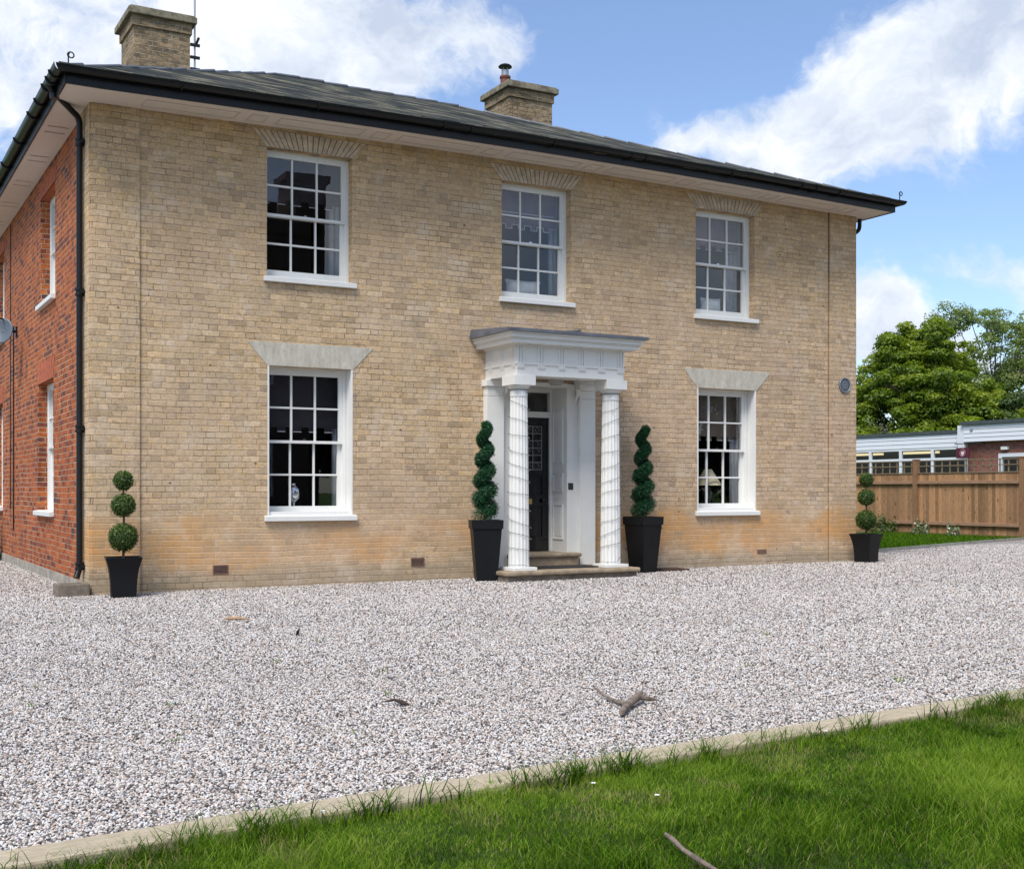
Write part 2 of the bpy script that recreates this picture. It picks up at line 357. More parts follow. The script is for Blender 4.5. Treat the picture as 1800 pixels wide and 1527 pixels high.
def glass_fn(name, boost, tint=(.93,.95,.97), wave=.035):
    m = bpy.data.materials.new(name); m.use_nodes = True; nt = NT(m.node_tree)
    nt.n.remove(nt.n['Principled BSDF']); out = nt.n['Material Output']
    fr = nt.node('ShaderNodeFresnel'); fr.inputs[0].default_value = 1.5
    v = nt.pos(); nb = nt.bump(nt.noise(v, 2.3, 3, .5), wave, .006)
    gl = nt.node('ShaderNodeBsdfGlossy'); gl.inputs['Roughness'].default_value = .004; nt.put(gl.inputs['Normal'], nb)
    gl.inputs['Color'].default_value = (1, 1, 1, 1)
    tr = nt.node('ShaderNodeBsdfTransparent'); tr.inputs[0].default_value = tuple(tint)+(1,)
    mx = nt.node('ShaderNodeMixShader'); bf = nt.node('ShaderNodeNewGeometry').outputs['Backfacing']
    nt.put(mx.inputs[0], nt.m('MULTIPLY', nt.m('MULTIPLY', fr.outputs[0], boost, clamp=True), nt.m('SUBTRACT', 1, bf)))
    nt.l.new(tr.outputs[0], mx.inputs[1]); nt.l.new(gl.outputs[0], mx.inputs[2]); nt.l.new(mx.outputs[0], out.inputs[0])
    return m
M_glass = glass_fn('window_glass', 2.0)
M_sglass = glass_fn('school_glass', .7, (.8,.82,.82))

# ------------------------------------------------------------------ ground, gravel, lawn
LEFT_T = (-9, -9)
def edge_y(x): return -10.652+(x+2.213)*.07545      # line of the timber edging (back face)
def lawn_fn(nt, p):
    v = nt.pos()
    c = nt.ramp(nt.noise(v, 2.2, 6, .7), [(.3, (.045,.095,.014)), (.55, (.075,.145,.02)), (.75, (.12,.17,.04))])
    c = nt.mix(nt.m('MULTIPLY', nt.noise(v, 40, 4, .7), .5), c, (.035,.06,.012))
    nt.put(p.inputs['Base Color'], c); nt.put(p.inputs['Normal'], nt.bump(nt.noise(v, 60, 4, .8), .8, .03))
M_lawn = mat('lawn_grass', lawn_fn, rough=.9, spec=.2)
def soilgrass_fn(nt, p):
    v = nt.pos()
    c = nt.ramp(nt.noise(v, 9, 6, .7), [(.3, (.03,.045,.012)), (.55, (.04,.07,.014)), (.72, (.10,.08,.045))])
    nt.put(p.inputs['Base Color'], c)
def gravel_fn(nt, p):
    v = nt.pos()
    r = nt.white(nt.vor(v, 62, 'Position')); d = nt.vor(v, 62, 'Distance')
    c = nt.ramp(r, GR)
    c = nt.mix(nt.sstep(d, .25, .75), c, (.10,.09,.085))
    c = nt.mix(nt.m('MULTIPLY', nt.sstep(nt.noise(v, .8, 4, .6), .45, .7), .18), c, (.40,.37,.36))
    nt.put(p.inputs['Base Color'], c); nt.put(p.inputs['Normal'], nt.bump(nt.m('SUBTRACT', 1, d), .9, .008))
GR = [(0, (.045,.042,.045)), (.11, (.17,.15,.145)), (.21, (.50,.45,.41)), (.30, (.76,.73,.69)), (.38, (.52,.37,.28)), (.45, (.84,.81,.77)), (.58, (.60,.60,.63)), (.68, (.88,.86,.82)), (.78, (.66,.52,.41)), (.86, (.90,.88,.85)), (.93, (.13,.12,.13)), (1, (.40,.31,.25))]
M_gravel = mat('gravel_bed', gravel_fn, rough=.9, spec=.2)
def stone_fn(nt, p):
    r = nt.node('ShaderNodeObjectInfo').outputs['Random']
    c = nt.mix(1, nt.ramp(r, GR), (.92,.92,.93), 'MULTIPLY')
    c = nt.mix(1, c, nt.ramp(nt.noise(nt.pos(), 170, 2), [(.3, .84), (.7, 1.06)]), 'MULTIPLY')
    big = nt.noise(nt.pos(), .45, 4, .6)
    c = nt.mix(nt.m('MULTIPLY', nt.sstep(big, .46, .66), .16), c, (.34,.30,.27))
    nt.put(p.inputs['Base Color'], c)
M_gstone = mat('gravel_stone', stone_fn, rough=.75, spec=.3)

def sheet(name, poly, dz, m, k='structure'):
    xs = sorted(set([-400, -4, 20, 400]))
    bm = bmesh.new(); f = bm.faces.new([bm.verts.new((x, y, 0)) for x, y in poly])
    for cx in (-4, 20):
        bmesh.ops.bisect_plane(bm, geom=bm.verts[:]+bm.edges[:]+bm.faces[:], plane_co=(cx, 0, 0), plane_no=(1, 0, 0))
    for v in bm.verts: v.co.z = gz(v.co.x)+dz
    me = bpy.data.meshes.new(name); bm.to_mesh(me); bm.free()
    o = bpy.data.objects.new(name, me); COL.objects.link(o); me.materials.append(m); o['kind'] = k; return o
sheet('ground', [(-500, -500), (500, -500), (500, 700), (-500, 700)], -.02, M_lawn)
GP = [(-30, edge_y(-30)), (40, edge_y(40)), (40, 9.3), (15.19, 1.98), (12.2, 1.10), (12.2, 13), (-30, 13)]
sheet('gravel_yard', GP, -.008, M_gravel)

def add_stones():
    # one mesh of small cells carrying a stone density, scattered with geometry nodes
    cells = []; dens = []
    def reg(x0, x1, y0, y1, d):
        cells.append((x0, x1, y0, y1)); dens.append(d)
    vs = []; fs = []; dl = []; sl = []
    cyaw, syaw = math.cos(YAW), math.sin(YAW)
    n = .5
    x = -7.0
    while x < 24:
        y = -12.5
        while y < 9:
            cx, cy = x+n/2, y+n/2
            inside = cy < 4.5 if cx > 12.6 else (cy < .2 or (cx < -.1 and cy < 8))
            dx, dy = cx-CAMX, cy-CAMY
            X = dx*cyaw-dy*syaw; Z = dx*syaw+dy*cyaw
            if cx > 12.6 and cy > 1.98+(cx-15.19)*.295-.3: inside = False
            if inside and cy > edge_y(cx)-.3 and Z > 3 and abs(X) < Z*.5+.8 and Z < 26:
                d = 8200 if Z < 6 else 6500 if Z < 8 else 4000 if Z < 11 else 2400 if Z < 15 else 1400
                y1 = y+n; y0 = y
                o = len(vs)
                ya, yb = max(y0, edge_y(x)+.005), max(y0, edge_y(x+n)+.005)
                if ya < y1 and yb < y1:
                    vs.extend([(x, ya, gz(x)), (x+n, yb, gz(x+n)), (x+n, y1, gz(x+n)), (x, y1, gz(x))])
                    fs.append((o, o+1, o+2, o+3)); dl.append(d); sl.append(1.0 if Z < 8 else min(1.35, 1+(Z-8)*.06))
            y += n
        x += n
    o = npmesh('gravel', np.array(vs), np.array(fs), M_gstone, attrs={'dens': np.array(dl, float), 'sz': np.array(sl, float)})
    ng = bpy.data.node_groups.new('stones', 'GeometryNodeTree')
    ng.interface.new_socket('Geometry', in_out='INPUT', socket_type='NodeSocketGeometry')
    ng.interface.new_socket('Geometry', in_out='OUTPUT', socket_type='NodeSocketGeometry')
    N = ng.nodes.new; L = ng.links.new
    gi = N('NodeGroupInput'); go = N('NodeGroupOutput')
    ds = N('GeometryNodeDistributePointsOnFaces'); L(gi.outputs[0], ds.inputs['Mesh'])
    na = N('GeometryNodeInputNamedAttribute'); na.data_type = 'FLOAT'; na.inputs[0].default_value = 'dens'; L(na.outputs[0], ds.inputs['Density'])
    ico = N('GeometryNodeMeshIcoSphere'); ico.inputs['Radius'].default_value = 1; ico.inputs['Subdivisions'].default_value = 1
    sp = N('GeometryNodeSetPosition'); L(ico.outputs[0], sp.inputs[0])
    rv = N('FunctionNodeRandomValue'); rv.data_type = 'FLOAT_VECTOR'; rv.inputs[0].default_value = (-.28,)*3; rv.inputs[1].default_value = (.28,)*3
    L(rv.outputs[0], sp.inputs['Offset'])
    sm = N('GeometryNodeSetMaterial'); sm.inputs['Material'].default_value = M_gstone; L(sp.outputs[0], sm.inputs[0])
    ip = N('GeometryNodeInstanceOnPoints'); L(ds.outputs['Points'], ip.inputs['Points']); L(sm.outputs[0], ip.inputs['Instance'])
    rr = N('FunctionNodeRandomValue'); rr.data_type = 'FLOAT_VECTOR'; rr.inputs[0].default_value = (-.6, -.6, 0); rr.inputs[1].default_value = (.6, .6, 6.28); rr.inputs['Seed'].default_value = 3
    L(rr.outputs[0], ip.inputs['Rotation'])
    rs = N('FunctionNodeRandomValue'); rs.data_type = 'FLOAT_VECTOR'; rs.inputs[0].default_value = (.0038, .0034, .003); rs.inputs[1].default_value = (.0098, .0080, .0066); rs.inputs['Seed'].default_value = 9
    ns = N('GeometryNodeInputNamedAttribute'); ns.data_type = 'FLOAT'; ns.inputs[0].default_value = 'sz'
    vsn = N('ShaderNodeVectorMath'); vsn.operation = 'SCALE'; L(rs.outputs[0], vsn.inputs[0]); L(ns.outputs[0], vsn.inputs['Scale'])
    L(vsn.outputs[0], ip.inputs['Scale'])
    tr = N('GeometryNodeSetPosition'); L(ip.outputs[0], tr.inputs[0])
    rz = N('FunctionNodeRandomValue'); rz.data_type = 'FLOAT_VECTOR'; rz.inputs[0].default_value = (0, 0, -.005); rz.inputs[1].default_value = (0, 0, .004); rz.inputs['Seed'].default_value = 5
    L(rz.outputs[0], tr.inputs['Offset'])
    L(tr.outputs[0], go.inputs[0])
    md = o.modifiers.new('stones', 'NODES'); md.node_group = ng
    o['kind'] = 'stuff'
    tag(o, 'loose pale pea gravel covering the forecourt', 'gravel')
add_stones()

# timber edging
def wood_fn(base, dark, gscale=(1, 1, 14), per=None, axis='z'):
    def fn(nt, p):
        v = nt.pos()
        w = nt.vm('ADD', v, nt.vm('MULTIPLY', nt.noise(v, 1.5, 3, .5, col=True), (.08, .08, .08)))
        f = nt.noise(nt.vm('MULTIPLY', w, gscale), 9, 5, .65)
        c = nt.ramp(f, [(.3, dark), (.6, base)])
        c = nt.mix(nt.m('MULTIPLY', nt.sstep(nt.noise(v, 2.2, 4, .6), .45, .7), .35), c, tuple(x*.75 for x in base))
        if per is not None:
            xx = nt.xyz(v); u = nt.m('FLOOR', nt.m('DIVIDE', xx[1], per))
            r = nt.white(nt.vec(u, 1, 1)); r2 = nt.white(nt.vec(u, 5, 2))
            c = nt.mix(1, c, nt.ramp(r, [(0, (.62,.60,.58)), (.5, (.98,.95,.92)), (1, (1.3,1.2,1.08))]), 'MULTIPLY')
            kn = nt.vor(nt.vm('MULTIPLY', v, (1, 4.4, 1.3)), 2.0, 'Distance')
            c = nt.mix(nt.sstep(kn, .16, .07), c, tuple(x*.35 for x in dark))
        nt.put(p.inputs['Base Color'], c); nt.put(p.inputs['Normal'], nt.bump(f, .4, .004))
    return fn
M_edge = mat('weathered_timber', wood_fn((.53,.455,.33), (.30,.235,.16), (1.1, 12, 12)), rough=.85, spec=.2)
def edging():
    xs = [-6.2, -3.1, -.35, 2.55, 5.6, 8.6]
    for i in range(len(xs)-1):
        x0, x1 = xs[i]+.004, xs[i+1]-.004
        w = .195; h = .055
        n = 10; top = []; mb = MB()
        P = []
        for k in range(n+1):
            x = x0+(x1-x0)*k/n; y = edge_y(x)+random.uniform(-.004, .004); P.append((x, y))
        for k in range(n):
            (xa, ya), (xb, yb) = P[k], P[k+1]
            za, zb = gz(xa), gz(xb)
            mb.hexa([(xa, ya-w, za-.1), (xb, yb-w, zb-.1), (xb, yb, zb-.1), (xa, ya, za-.1)], [(xa, ya-w, za+h-.02), (xb, yb-w, zb+h-.02), (xb, yb, zb+h-.02), (xa, ya, za+h-.02)])
        o = mb.build('edging_board', M_edge)
        bm = bmesh.new(); bm.from_mesh(o.data); bmesh.ops.remove_doubles(bm, verts=bm.verts, dist=.0005)
        kill = [f for f in bm.faces if abs(f.normal.x) > .9 and P[0][0]+.01 < f.calc_center_median().x < P[-1][0]-.01]
        bmesh.ops.delete(bm, geom=kill, context='FACES'); bm.to_mesh(o.data); bm.free()
        md = o.modifiers.new('b', 'BEVEL'); md.width = .012; md.segments = 2; md.limit_method = 'ANGLE'; md.angle_limit = R(50)
        lab = ['pale timber edging board entering the photo at its bottom left corner', 'pale timber edging board, second from the left between gravel and lawn',
               'pale timber edging board in the middle of the run, nearest the forked branch', 'pale timber edging board fourth from left, with thick grass growing over it',
               'pale timber edging board ending at the right side of the photo'][i]
        tag(o, lab, 'edging', 'timber boards between gravel and lawn')
edging()

# lawn turf sheet and blades
lawn_poly = [(-30, edge_y(-30)-.14), (-30, -40), (40, -40), (40, edge_y(40)-.14)]
M_turf = mat('turf_soil', soilgrass_fn, rough=1, spec=.1)
sheet('lawn_turf', lawn_poly, -.012, M_turf)
def blade_fn(nt, p):
    r = nt.attr('rnd'); h = nt.attr('hgt')
    c = nt.ramp(r, [(0, (.008,.025,.001)), (.3, (.045,.12,.003)), (.6, (.13,.265,.008)), (.82, (.27,.42,.03)), (.93, (.38,.36,.11)), (1, (.45,.34,.19))])
    pt = nt.noise(nt.pos(), 1.6, 4, .6)
    c = nt.mix(1, nt.mix(nt.m('MULTIPLY', nt.sstep(pt, .42, .64), .3), c, (.13,.23,.015)), (.86,.86,.9), 'MULTIPLY')
    nt.put(p.inputs['Base Color'], c)
    nt.put(p.inputs['Transmission Weight'], 0.0)
    t = nt.node('ShaderNodeBsdfTranslucent'); nt.put(t.inputs[0], nt.mix(1, c, (1.3,1.4,.7), 'MULTIPLY'))
    mx = nt.node('ShaderNodeMixShader'); mx.inputs[0].default_value = .35
    out = nt.n['Material Output']; nt.l.new(p.outputs[0], mx.inputs[1]); nt.l.new(t.outputs[0], mx.inputs[2]); nt.l.new(mx.outputs[0], out.inputs[0])
M_blade = mat('grass_blade', blade_fn, rough=.6, spec=.12)
def blades(pts, hgt, wid, lean, rnd, name, label):
    n = len(pts); th = rng.uniform(0, 2*np.pi, n); ph = rng.uniform(0, 2*np.pi, n)
    d = np.stack([np.cos(ph), np.sin(ph), np.zeros(n)], 1)*(lean*hgt)[:, None]
    w = np.stack([np.cos(th), np.sin(th), np.zeros(n)], 1)*wid[:, None]*.5
    up = np.zeros((n, 3)); up[:, 2] = hgt
    rows = []
    for t, wf in ((0, 1), (.4, .95), (.75, .62), (1.0, .06)):
        c = pts+up*(t*(1-.18*t*lean[:, None]))+d*t*t
        rows += [c-w*wf, c+w*wf]
    V = np.stack(rows, 1).reshape(-1, 3)
    b = (np.arange(n)*8)[:, None]
    F = np.concatenate([b+np.array([[0, 1, 3, 2]]), b+np.array([[2, 3, 5, 4]]), b+np.array([[4, 5, 7, 6]])], 1).reshape(-1, 4)
    o = npmesh(name, V, F, M_blade, attrs={'rnd': np.repeat(rnd, 3)})
    o['kind'] = 'stuff'; tag(o, label, 'grass'); return o
def vnoise(x, y, s, seed=0):
    r = np.random.default_rng(seed); G = r.random((64, 64))
    xs = x*s+100; ys = y*s+100
    xi = np.floor(xs).astype(int); yi = np.floor(ys).astype(int); fx = xs-xi; fy = ys-yi
    fx = fx*fx*(3-2*fx); fy = fy*fy*(3-2*fy)
    g = lambda a, b: G[a % 64, b % 64]
    return (g(xi, yi)*(1-fx)+g(xi+1, yi)*fx)*(1-fy)+(g(xi, yi+1)*(1-fx)+g(xi+1, yi+1)*fx)*fy
def lawn():
    n = 560000
    x = rng.uniform(-4.6, 6.8, n); y = rng.uniform(-13.6, -9.9, n)
    ey = -10.652+(x+2.213)*.07545-.19
    dx = x-CAMX; dy = y-CAMY
    X = dx*math.cos(YAW)-dy*math.sin(YAW); Z = dx*math.sin(YAW)+dy*math.cos(YAW)
    fringe = ey+.028+.05*(vnoise(x, y, 3.1, 4)-.45)
    k = (y < fringe) & (Z > 2.9) & (np.abs(X) < Z*.46+.5)
    bare = vnoise(x, y, 1.9, 11)*.6+vnoise(x, y, 5.3, 12)*.4
    k &= rng.random(n) > np.clip((bare-.70)*5, 0, .75)
    x, y, ey, bare = x[k], y[k], ey[k], bare[k]; n = len(x)
    gzv = .005*(np.clip(x, -4, 20)-6)-.012
    pn = vnoise(x, y, 2.2, 1)*.6+vnoise(x, y, 7, 2)*.4
    hg = .012+.074*pn**1.5*rng.uniform(.5, 1.5, n)
    edge = np.clip(1-(ey-y)/.16, 0, 1)*(vnoise(x, y, 1.7, 3)*1.6)
    hg += edge*.05*rng.random(n)**1.5
    tall = rng.random(n) < .05; hg[tall] *= rng.uniform(1.3, 2.0, tall.sum())
    wd = rng.uniform(.0014, .0036, n)
    rnd = np.clip(.80*rng.random(n)-.12+.75*(vnoise(x, y, 1.3, 6)-.5)+.25, 0, 1)
    rnd = np.clip(rnd+.5*(vnoise(x, y, 4.5, 21)-.5), 0, .84); dead = rng.random(n) < .05+.4*(bare > .70); rnd[dead] = rng.uniform(.86, 1, dead.sum())
    blades(np.stack([x, y, gzv], 1), hg, wd, rng.uniform(.2, 1.15, n), rnd, 'grass', 'green lawn grass in the foreground below the timber edging')
    # coarse tussocks along the boards
    tx = []; 
    for i in range(60):
        cx = random.uniform(-2.6, 4.3); cnt = random.randint(5, 26); s = random.uniform(.02, .07)
        if random.random() < .4: cx = random.choice([-1.35, -.9, .1, .35, 3.0, 3.2, 3.4, 3.6])+random.uniform(-.15, .15); cnt += 12
        px = cx+rng.normal(0, s, cnt); py = edge_y(cx)-.205+rng.normal(0, s*.45, cnt)
        tx.append(np.stack([px, py, np.full(cnt, gz(cx)-.01)], 1))
    P = np.concatenate(tx); m = len(P)
    blades(P, rng.uniform(.06, .15, m), rng.uniform(.003, .0065, m), rng.uniform(.2, 1.1, m), rng.uniform(.05, .62, m), 'tall_grass', 'coarse tufts of longer grass leaning over the timber edging')
    # grass strip by the fence on the far side
    n = 60000; x = rng.uniform(12.9, 22.3, n); y = rng.uniform(1, 8.5, n)
    k = (y > 1.98+(x-15.19)*.295+.06); x, y = x[k], y[k]; n = len(x)
    blades(np.stack([x, y, .005*(np.clip(x, -4, 20)-6)-.02], 1), rng.uniform(.04, .10, n), rng.uniform(.008, .016, n), rng.uniform(.2, .9, n), rng.uniform(.1, .7, n), 'grass_strip', 'strip of mown grass between gravel and brown fence')
lawn()

# small weeds in the gravel
def weeds():
    pts = []
    for (x, y) in [(-1.6, -6.9), (-2.2, -6.2), (-1.0, -8.0), (.25, -8.3), (.6, -7.4), (-.35, -9.3), (2.9, -8.5), (.1, -6.6), (4.2, -7.2), (-1.7, -7.6), (3.3, -9.5), (-1.2, -9.0),(2.2,-5.0),(.8,-5.6)]:
        c = random.randint(4, 12)
        pts.append(np.stack([x+rng.normal(0, .02, c), y+rng.normal(0, .02, c), np.full(c, gz(x))], 1))
    P = np.concatenate(pts); m = len(P)
    blades(P, rng.uniform(.02, .055, m), rng.uniform(.003, .006, m), rng.uniform(.3, 1.3, m), rng.uniform(.3, .9, m), 'weeds', 'small sparse weeds sprouting through the gravel')
weeds()

# ------------------------------------------------------------------ HOUSE
LX = 12.45
def ez(x): return 5.855+.07*math.sin(math.pi*max(0, min(1, x/LX)))
house = thing('country_house', (0, 0, 0), 'two storey yellow and red brick country house with slate roof and white sash windows', 'house')
WIN_U = [(2.165, 3.335), (5.605, 6.765), (9.06, 10.245)]
WIN_G = [(2.175, 3.343), (9.09, 10.275)]
ZU = (3.975, 5.63); ZG = (.90, 2.83)
DOOR = (5.74, 6.68)
def wall_cells(mb, us, zs, d0, d1, holes):
    us = sorted(set(us)); zs = sorted(set(zs))
    def hole(uc, zc): return any(a < uc < b and c < zc < d for a, b, c, d in holes)
    V = {}; vs = []; fs = []
    def vid(u, d, z):
        k = (round(u, 4), round(d, 4), round(z, 4))
        if k not in V: V[k] = len(vs); vs.append((u, d, z))
        return V[k]
    for i in range(len(us)-1):
        for j in range(len(zs)-1):
            a, b, c, d = us[i], us[i+1], zs[j], zs[j+1]
            if hole((a+b)/2, (c+d)/2): continue
            fs.append([vid(a, d0, c), vid(b, d0, c), vid(b, d0, d), vid(a, d0, d)])
            fs.append([vid(a, d1, c), vid(a, d1, d), vid(b, d1, d), vid(b, d1, c)])
            for (p, q, uc, zc) in (((a, c), (a, d), a-.001, (c+d)/2), ((b, d), (b, c), b+.001, (c+d)/2), ((b, c), (a, c), (a+b)/2, c-.001), ((a, d), (b, d), (a+b)/2, d+.001)):
                out = uc < us[0] or uc > us[-1] or zc < zs[0] or zc > zs[-1]
                if out or hole(uc, zc):
                    fs.append([vid(p[0], d0, p[1]), vid(q[0], d0, q[1]), vid(q[0], d1, q[1]), vid(p[0], d1, p[1])])
    mb.add(vs, fs)
holes = [(a, b, *ZU) for a, b in WIN_U]+[(a, b, *ZG) for a, b in WIN_G]+[(DOOR[0], DOOR[1], -.3, 2.78)]
us = [.565, 11.83]+[v for h in holes for v in h[:2]]; zs = [-.3, 6.02]+[v for h in holes for v in h[2:]]
mb = MB(front); wall_cells(mb, us, zs, 0, .34, holes)
w1 = mb.build('front_wall', M_yel, house); w1['label'] = 'pale yellow brick front wall'
MB().box(0, .565, -.025, .6, -.3, 6.02).box(-.022, 0, .0, .6, -.3, 6.0).build('corner_pilaster', M_yel, house)
MB().box(11.86, LX, -.025, .6, -.3, 6.02).build('corner_pilaster', M_yel, house)
MB().box(11.83, 11.86, .02, .34, -.3, 6.02).build('rain_groove', mat('stained_joint', color=(.17,.095,.05), rough=.95, var=.5, vscale=7), house)
MB().box(LX-.34, LX-.01, .6, 13, -.3, 5.86).build('right_wall', M_yel, house)
# side wall (u = -y)
RU = [(2.65, 3.985), (8.27, 9.6)]; RG = [(2.79, 4.225), (8.5, 9.8)]
zru = (3.95, 5.51); zrg = (.93, 2.80)
sh = [(-b, -a, *zru) for a, b in RU]+[(-b, -a, *zrg) for a, b in RG]
mb = MB(side); wall_cells(mb, [-13, -.6]+[v for h in sh for v in h[:2]], [-.3, 5.86]+[v for h in sh for v in h[2:]], 0, .34, sh)
w2 = mb.build('side_wall', M_red, house); w2['label'] = 'orange red brick side wall'
MB().box(.34, LX-.34, 12.6, 12.95, -.3, 5.86).build('rear_wall', M_red, house)
MB(side).box(-13, -.62, -.02, -.002, -.3, .10).build('plinth', mat('cement_plinth', color=(.33,.30,.25), rough=.95, var=.35, vscale=5, bump=.6), house)

# windows ---------------------------------------------------------
def sash_window(tf, a, b, z0, z1, rec, sl, sr, lining, sill=True, sillproud=.06, top=.055, name='window'):
    F = MB(tf)
    zb = z0+.0
    # box frame jambs and head at the recess
    if lining:
        F.box(a, a+.022, -.004, rec, z0, z1); F.box(b-.022, b, -.004, rec, z0, z1); F.box(a+.022, b-.022, rec-.03, rec-.002, z1-.04, z1)
        F.box(a+.022, b-.022, .02, rec-.001, z0, z0+.045)
        a2, b2 = a+.022, b-.022
    else: a2, b2 = a, b
    F.box(a2, a2+sl*.35, rec, rec+.14, z0, z1); F.box(b2-sr*.45, b2, rec, rec+.14, z0, z1); F.box(a2+sl*.35, b2-sr*.45, rec, rec+.14, z1-.03, z1)
    F.box(a2+sl*.35, b2-sr*.45, rec, rec+.14, z0, z0+.03)
    par = F.build(name, M_white, house, bevel=.003)
    ga, gb = a2+sl*.35, b2-sr*.45
    zm = (z0+z1)/2-.005
    if lining: zm = z0+(z1-z0)*.497
    def sash(d0, zlo, zhi, bot, tp, nm):
        S = MB(tf); s1 = sl*.65; s2 = sr*.55; d1 = d0+.045
        S.box(ga, ga+s1, d0, d1, zlo, zhi); S.box(gb-s2, gb, d0, d1, zlo, zhi)
        S.box(ga+s1, gb-s2, d0, d1, zlo, zlo+bot); S.box(ga+s1, gb-s2, d0, d1, zhi-tp, zhi)
        x0, x1, y0, y1 = ga+s1, gb-s2, zlo+bot, zhi-tp
        m_ = .012
        for k in (1, 2):
            xc = x0+(x1-x0)*k/3; S.box(xc-m_, xc+m_, d0+.004, d1-.006, y0, y1)
        yc = (y0+y1)/2
        for k in range(3):
            xa = x0+(x1-x0)*k/3+(m_ if k else 0); xb = x0+(x1-x0)*(k+1)/3-(m_ if k < 2 else 0)
            S.box(xa, xb, d0+.004, d1-.006, yc-m_, yc+m_)
        S.build(nm, M_white, par, bevel=.002)
        g = MB(tf).box(x0, x1, d0+.026, d0+.029, y0, y1).build('glass', M_glass, par)
        return g
    sash(rec+.012, zm-.018, z1-.03, .036, top, 'upper_sash')
    sash(rec+.062, z0+.03, zm+.018, .085, .036, 'lower_sash')
    if sill:
        S = MB(tf); e = .045; h = .075
        S.extr([(0, 0), (1, 0)], 0, 1) if False else None
        zt = z0
        S.hexa([(a-e, -sillproud, zt-h), (b+e, -sillproud, zt-h), (b+e, rec*.0-.001, zt-h), (a-e, -.001, zt-h)], [(a-e, -sillproud, zt-.012), (b+e, -sillproud, zt-.012), (b+e, -.001, zt), (a-e, -.001, zt)])
        S.box(a+.001, b-.001, -.001, rec, zt-h, zt+.002)
        S.build('sill', M_white, par, bevel=.004)
    # catch
    MB(tf).box((a+b)/2-.02, (a+b)/2+.02, rec+.055, rec+.085, zm+.018, zm+.045).build('catch', M_silver, par)
    return par
for i, (a, b) in enumerate(WIN_U):
    w = sash_window(front, a, b, *ZU, .13, .05, .10, False)
for a, b in WIN_G:
    w = sash_window(front, a, b, *ZG, .19, .04, .10, True, top=.07)
for a, b in RU: sash_window(side, -b, -a, *zru, .13, .07, .07, False, sillproud=.07)
for a, b in RG: sash_window(side, -b, -a, *zrg, .13, .07, .07, False, sillproud=.07)
# dark rooms behind
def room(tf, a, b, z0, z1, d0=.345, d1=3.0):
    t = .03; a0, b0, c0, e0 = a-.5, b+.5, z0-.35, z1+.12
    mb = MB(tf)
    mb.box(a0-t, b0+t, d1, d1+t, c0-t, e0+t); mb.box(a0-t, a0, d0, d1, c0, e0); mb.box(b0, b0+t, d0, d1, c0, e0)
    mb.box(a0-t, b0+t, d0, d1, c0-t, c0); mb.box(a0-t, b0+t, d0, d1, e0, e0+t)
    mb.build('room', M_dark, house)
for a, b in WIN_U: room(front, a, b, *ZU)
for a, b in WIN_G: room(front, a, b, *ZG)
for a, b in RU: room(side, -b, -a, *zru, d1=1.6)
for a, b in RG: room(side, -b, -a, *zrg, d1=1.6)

# lintels and arches ----------------------------------------------
for a, b in WIN_G:
    MB(front).extr([(a-.005, ZG[1]-.005), (b+.01, ZG[1]-.005), (b+.30, 3.125), (a-.27, 3.125)], -.006, .03).build('lintel', M_lintel, house, bevel=.004)
def vouss(tf, a, b, z0, z1, sp, m, n=22, jm=M_joint):
    mb = MB(tf); base = MB(tf).extr([(a, z0+.004), (b, z0+.004), (b+sp, z1-.002), (a-sp, z1-.002)], -.001, .02).build('arch_joint', jm, house)
    for k in range(n):
        f0 = (k+.09)/n; f1 = (k+.91)/n
        x0, x1 = a+(b-a)*f0, a+(b-a)*f1
        t0, t1 = a-sp+(b-a+2*sp)*f0, a-sp+(b-a+2*sp)*f1
        mb.extr([(x0, z0), (x1, z0), (t1, z1), (t0, z1)], -.007+random.uniform(-.002, .002), .012)
    mb.build('arch', m, house)
for a, b in WIN_U: vouss(front, a-.005, b+.005, ZU[1], 5.848, .20, M_vous, n=19)
for a, b in RU: vouss(side, -b, -a, zru[1], 5.74, .12, M_rub, jm=M_rub)
for a, b in RG: vouss(side, -b, -a, zrg[1], 3.1, .12, M_rub, jm=M_rub)

# soffit, fascia, gutters, roof -------------------------------------
OL, OF, OR_ = .38, .60, .27
sx = [-OL]+[LX*k/16 for k in range(17)]+[LX+OR_]
S = MB()
for k in range(len(sx)-1):
    a, b = sx[k], sx[k+1]
    za, zb = ez(a), ez(b)
    ya = 0.02
    S.add([(a, -OF, za), (b, -OF, zb), (b, ya, zb), (a, ya, za), (a, -OF, za+.03), (b, -OF, zb+.03), (b, ya, zb+.03), (a, ya, za+.03)], [(0,1,2,3), (4,5,6,7), (0,4,5,1), (3,2,6,7)])
S.add([(-OL, .02, 5.855), (.02, .02, 5.855), (.02, 13, 5.84), (-OL, 13, 5.84), (-OL, .02, 5.885), (.02, .02, 5.885), (.02, 13, 5.87), (-OL, 13, 5.87)], [(0,1,2,3), (4,5,6,7)])
S.add([(LX-.02, .02, 5.855), (LX+OR_, .02, 5.855), (LX+OR_, 13, 5.84), (LX-.02, 13, 5.84), (LX-.02, .02, 5.885), (LX+OR_, .02, 5.885), (LX+OR_, 13, 5.87), (LX-.02, 13, 5.87)], [(0,1,2,3), (4,5,6,7)])
soff = S.build('soffit', M_cream, house)
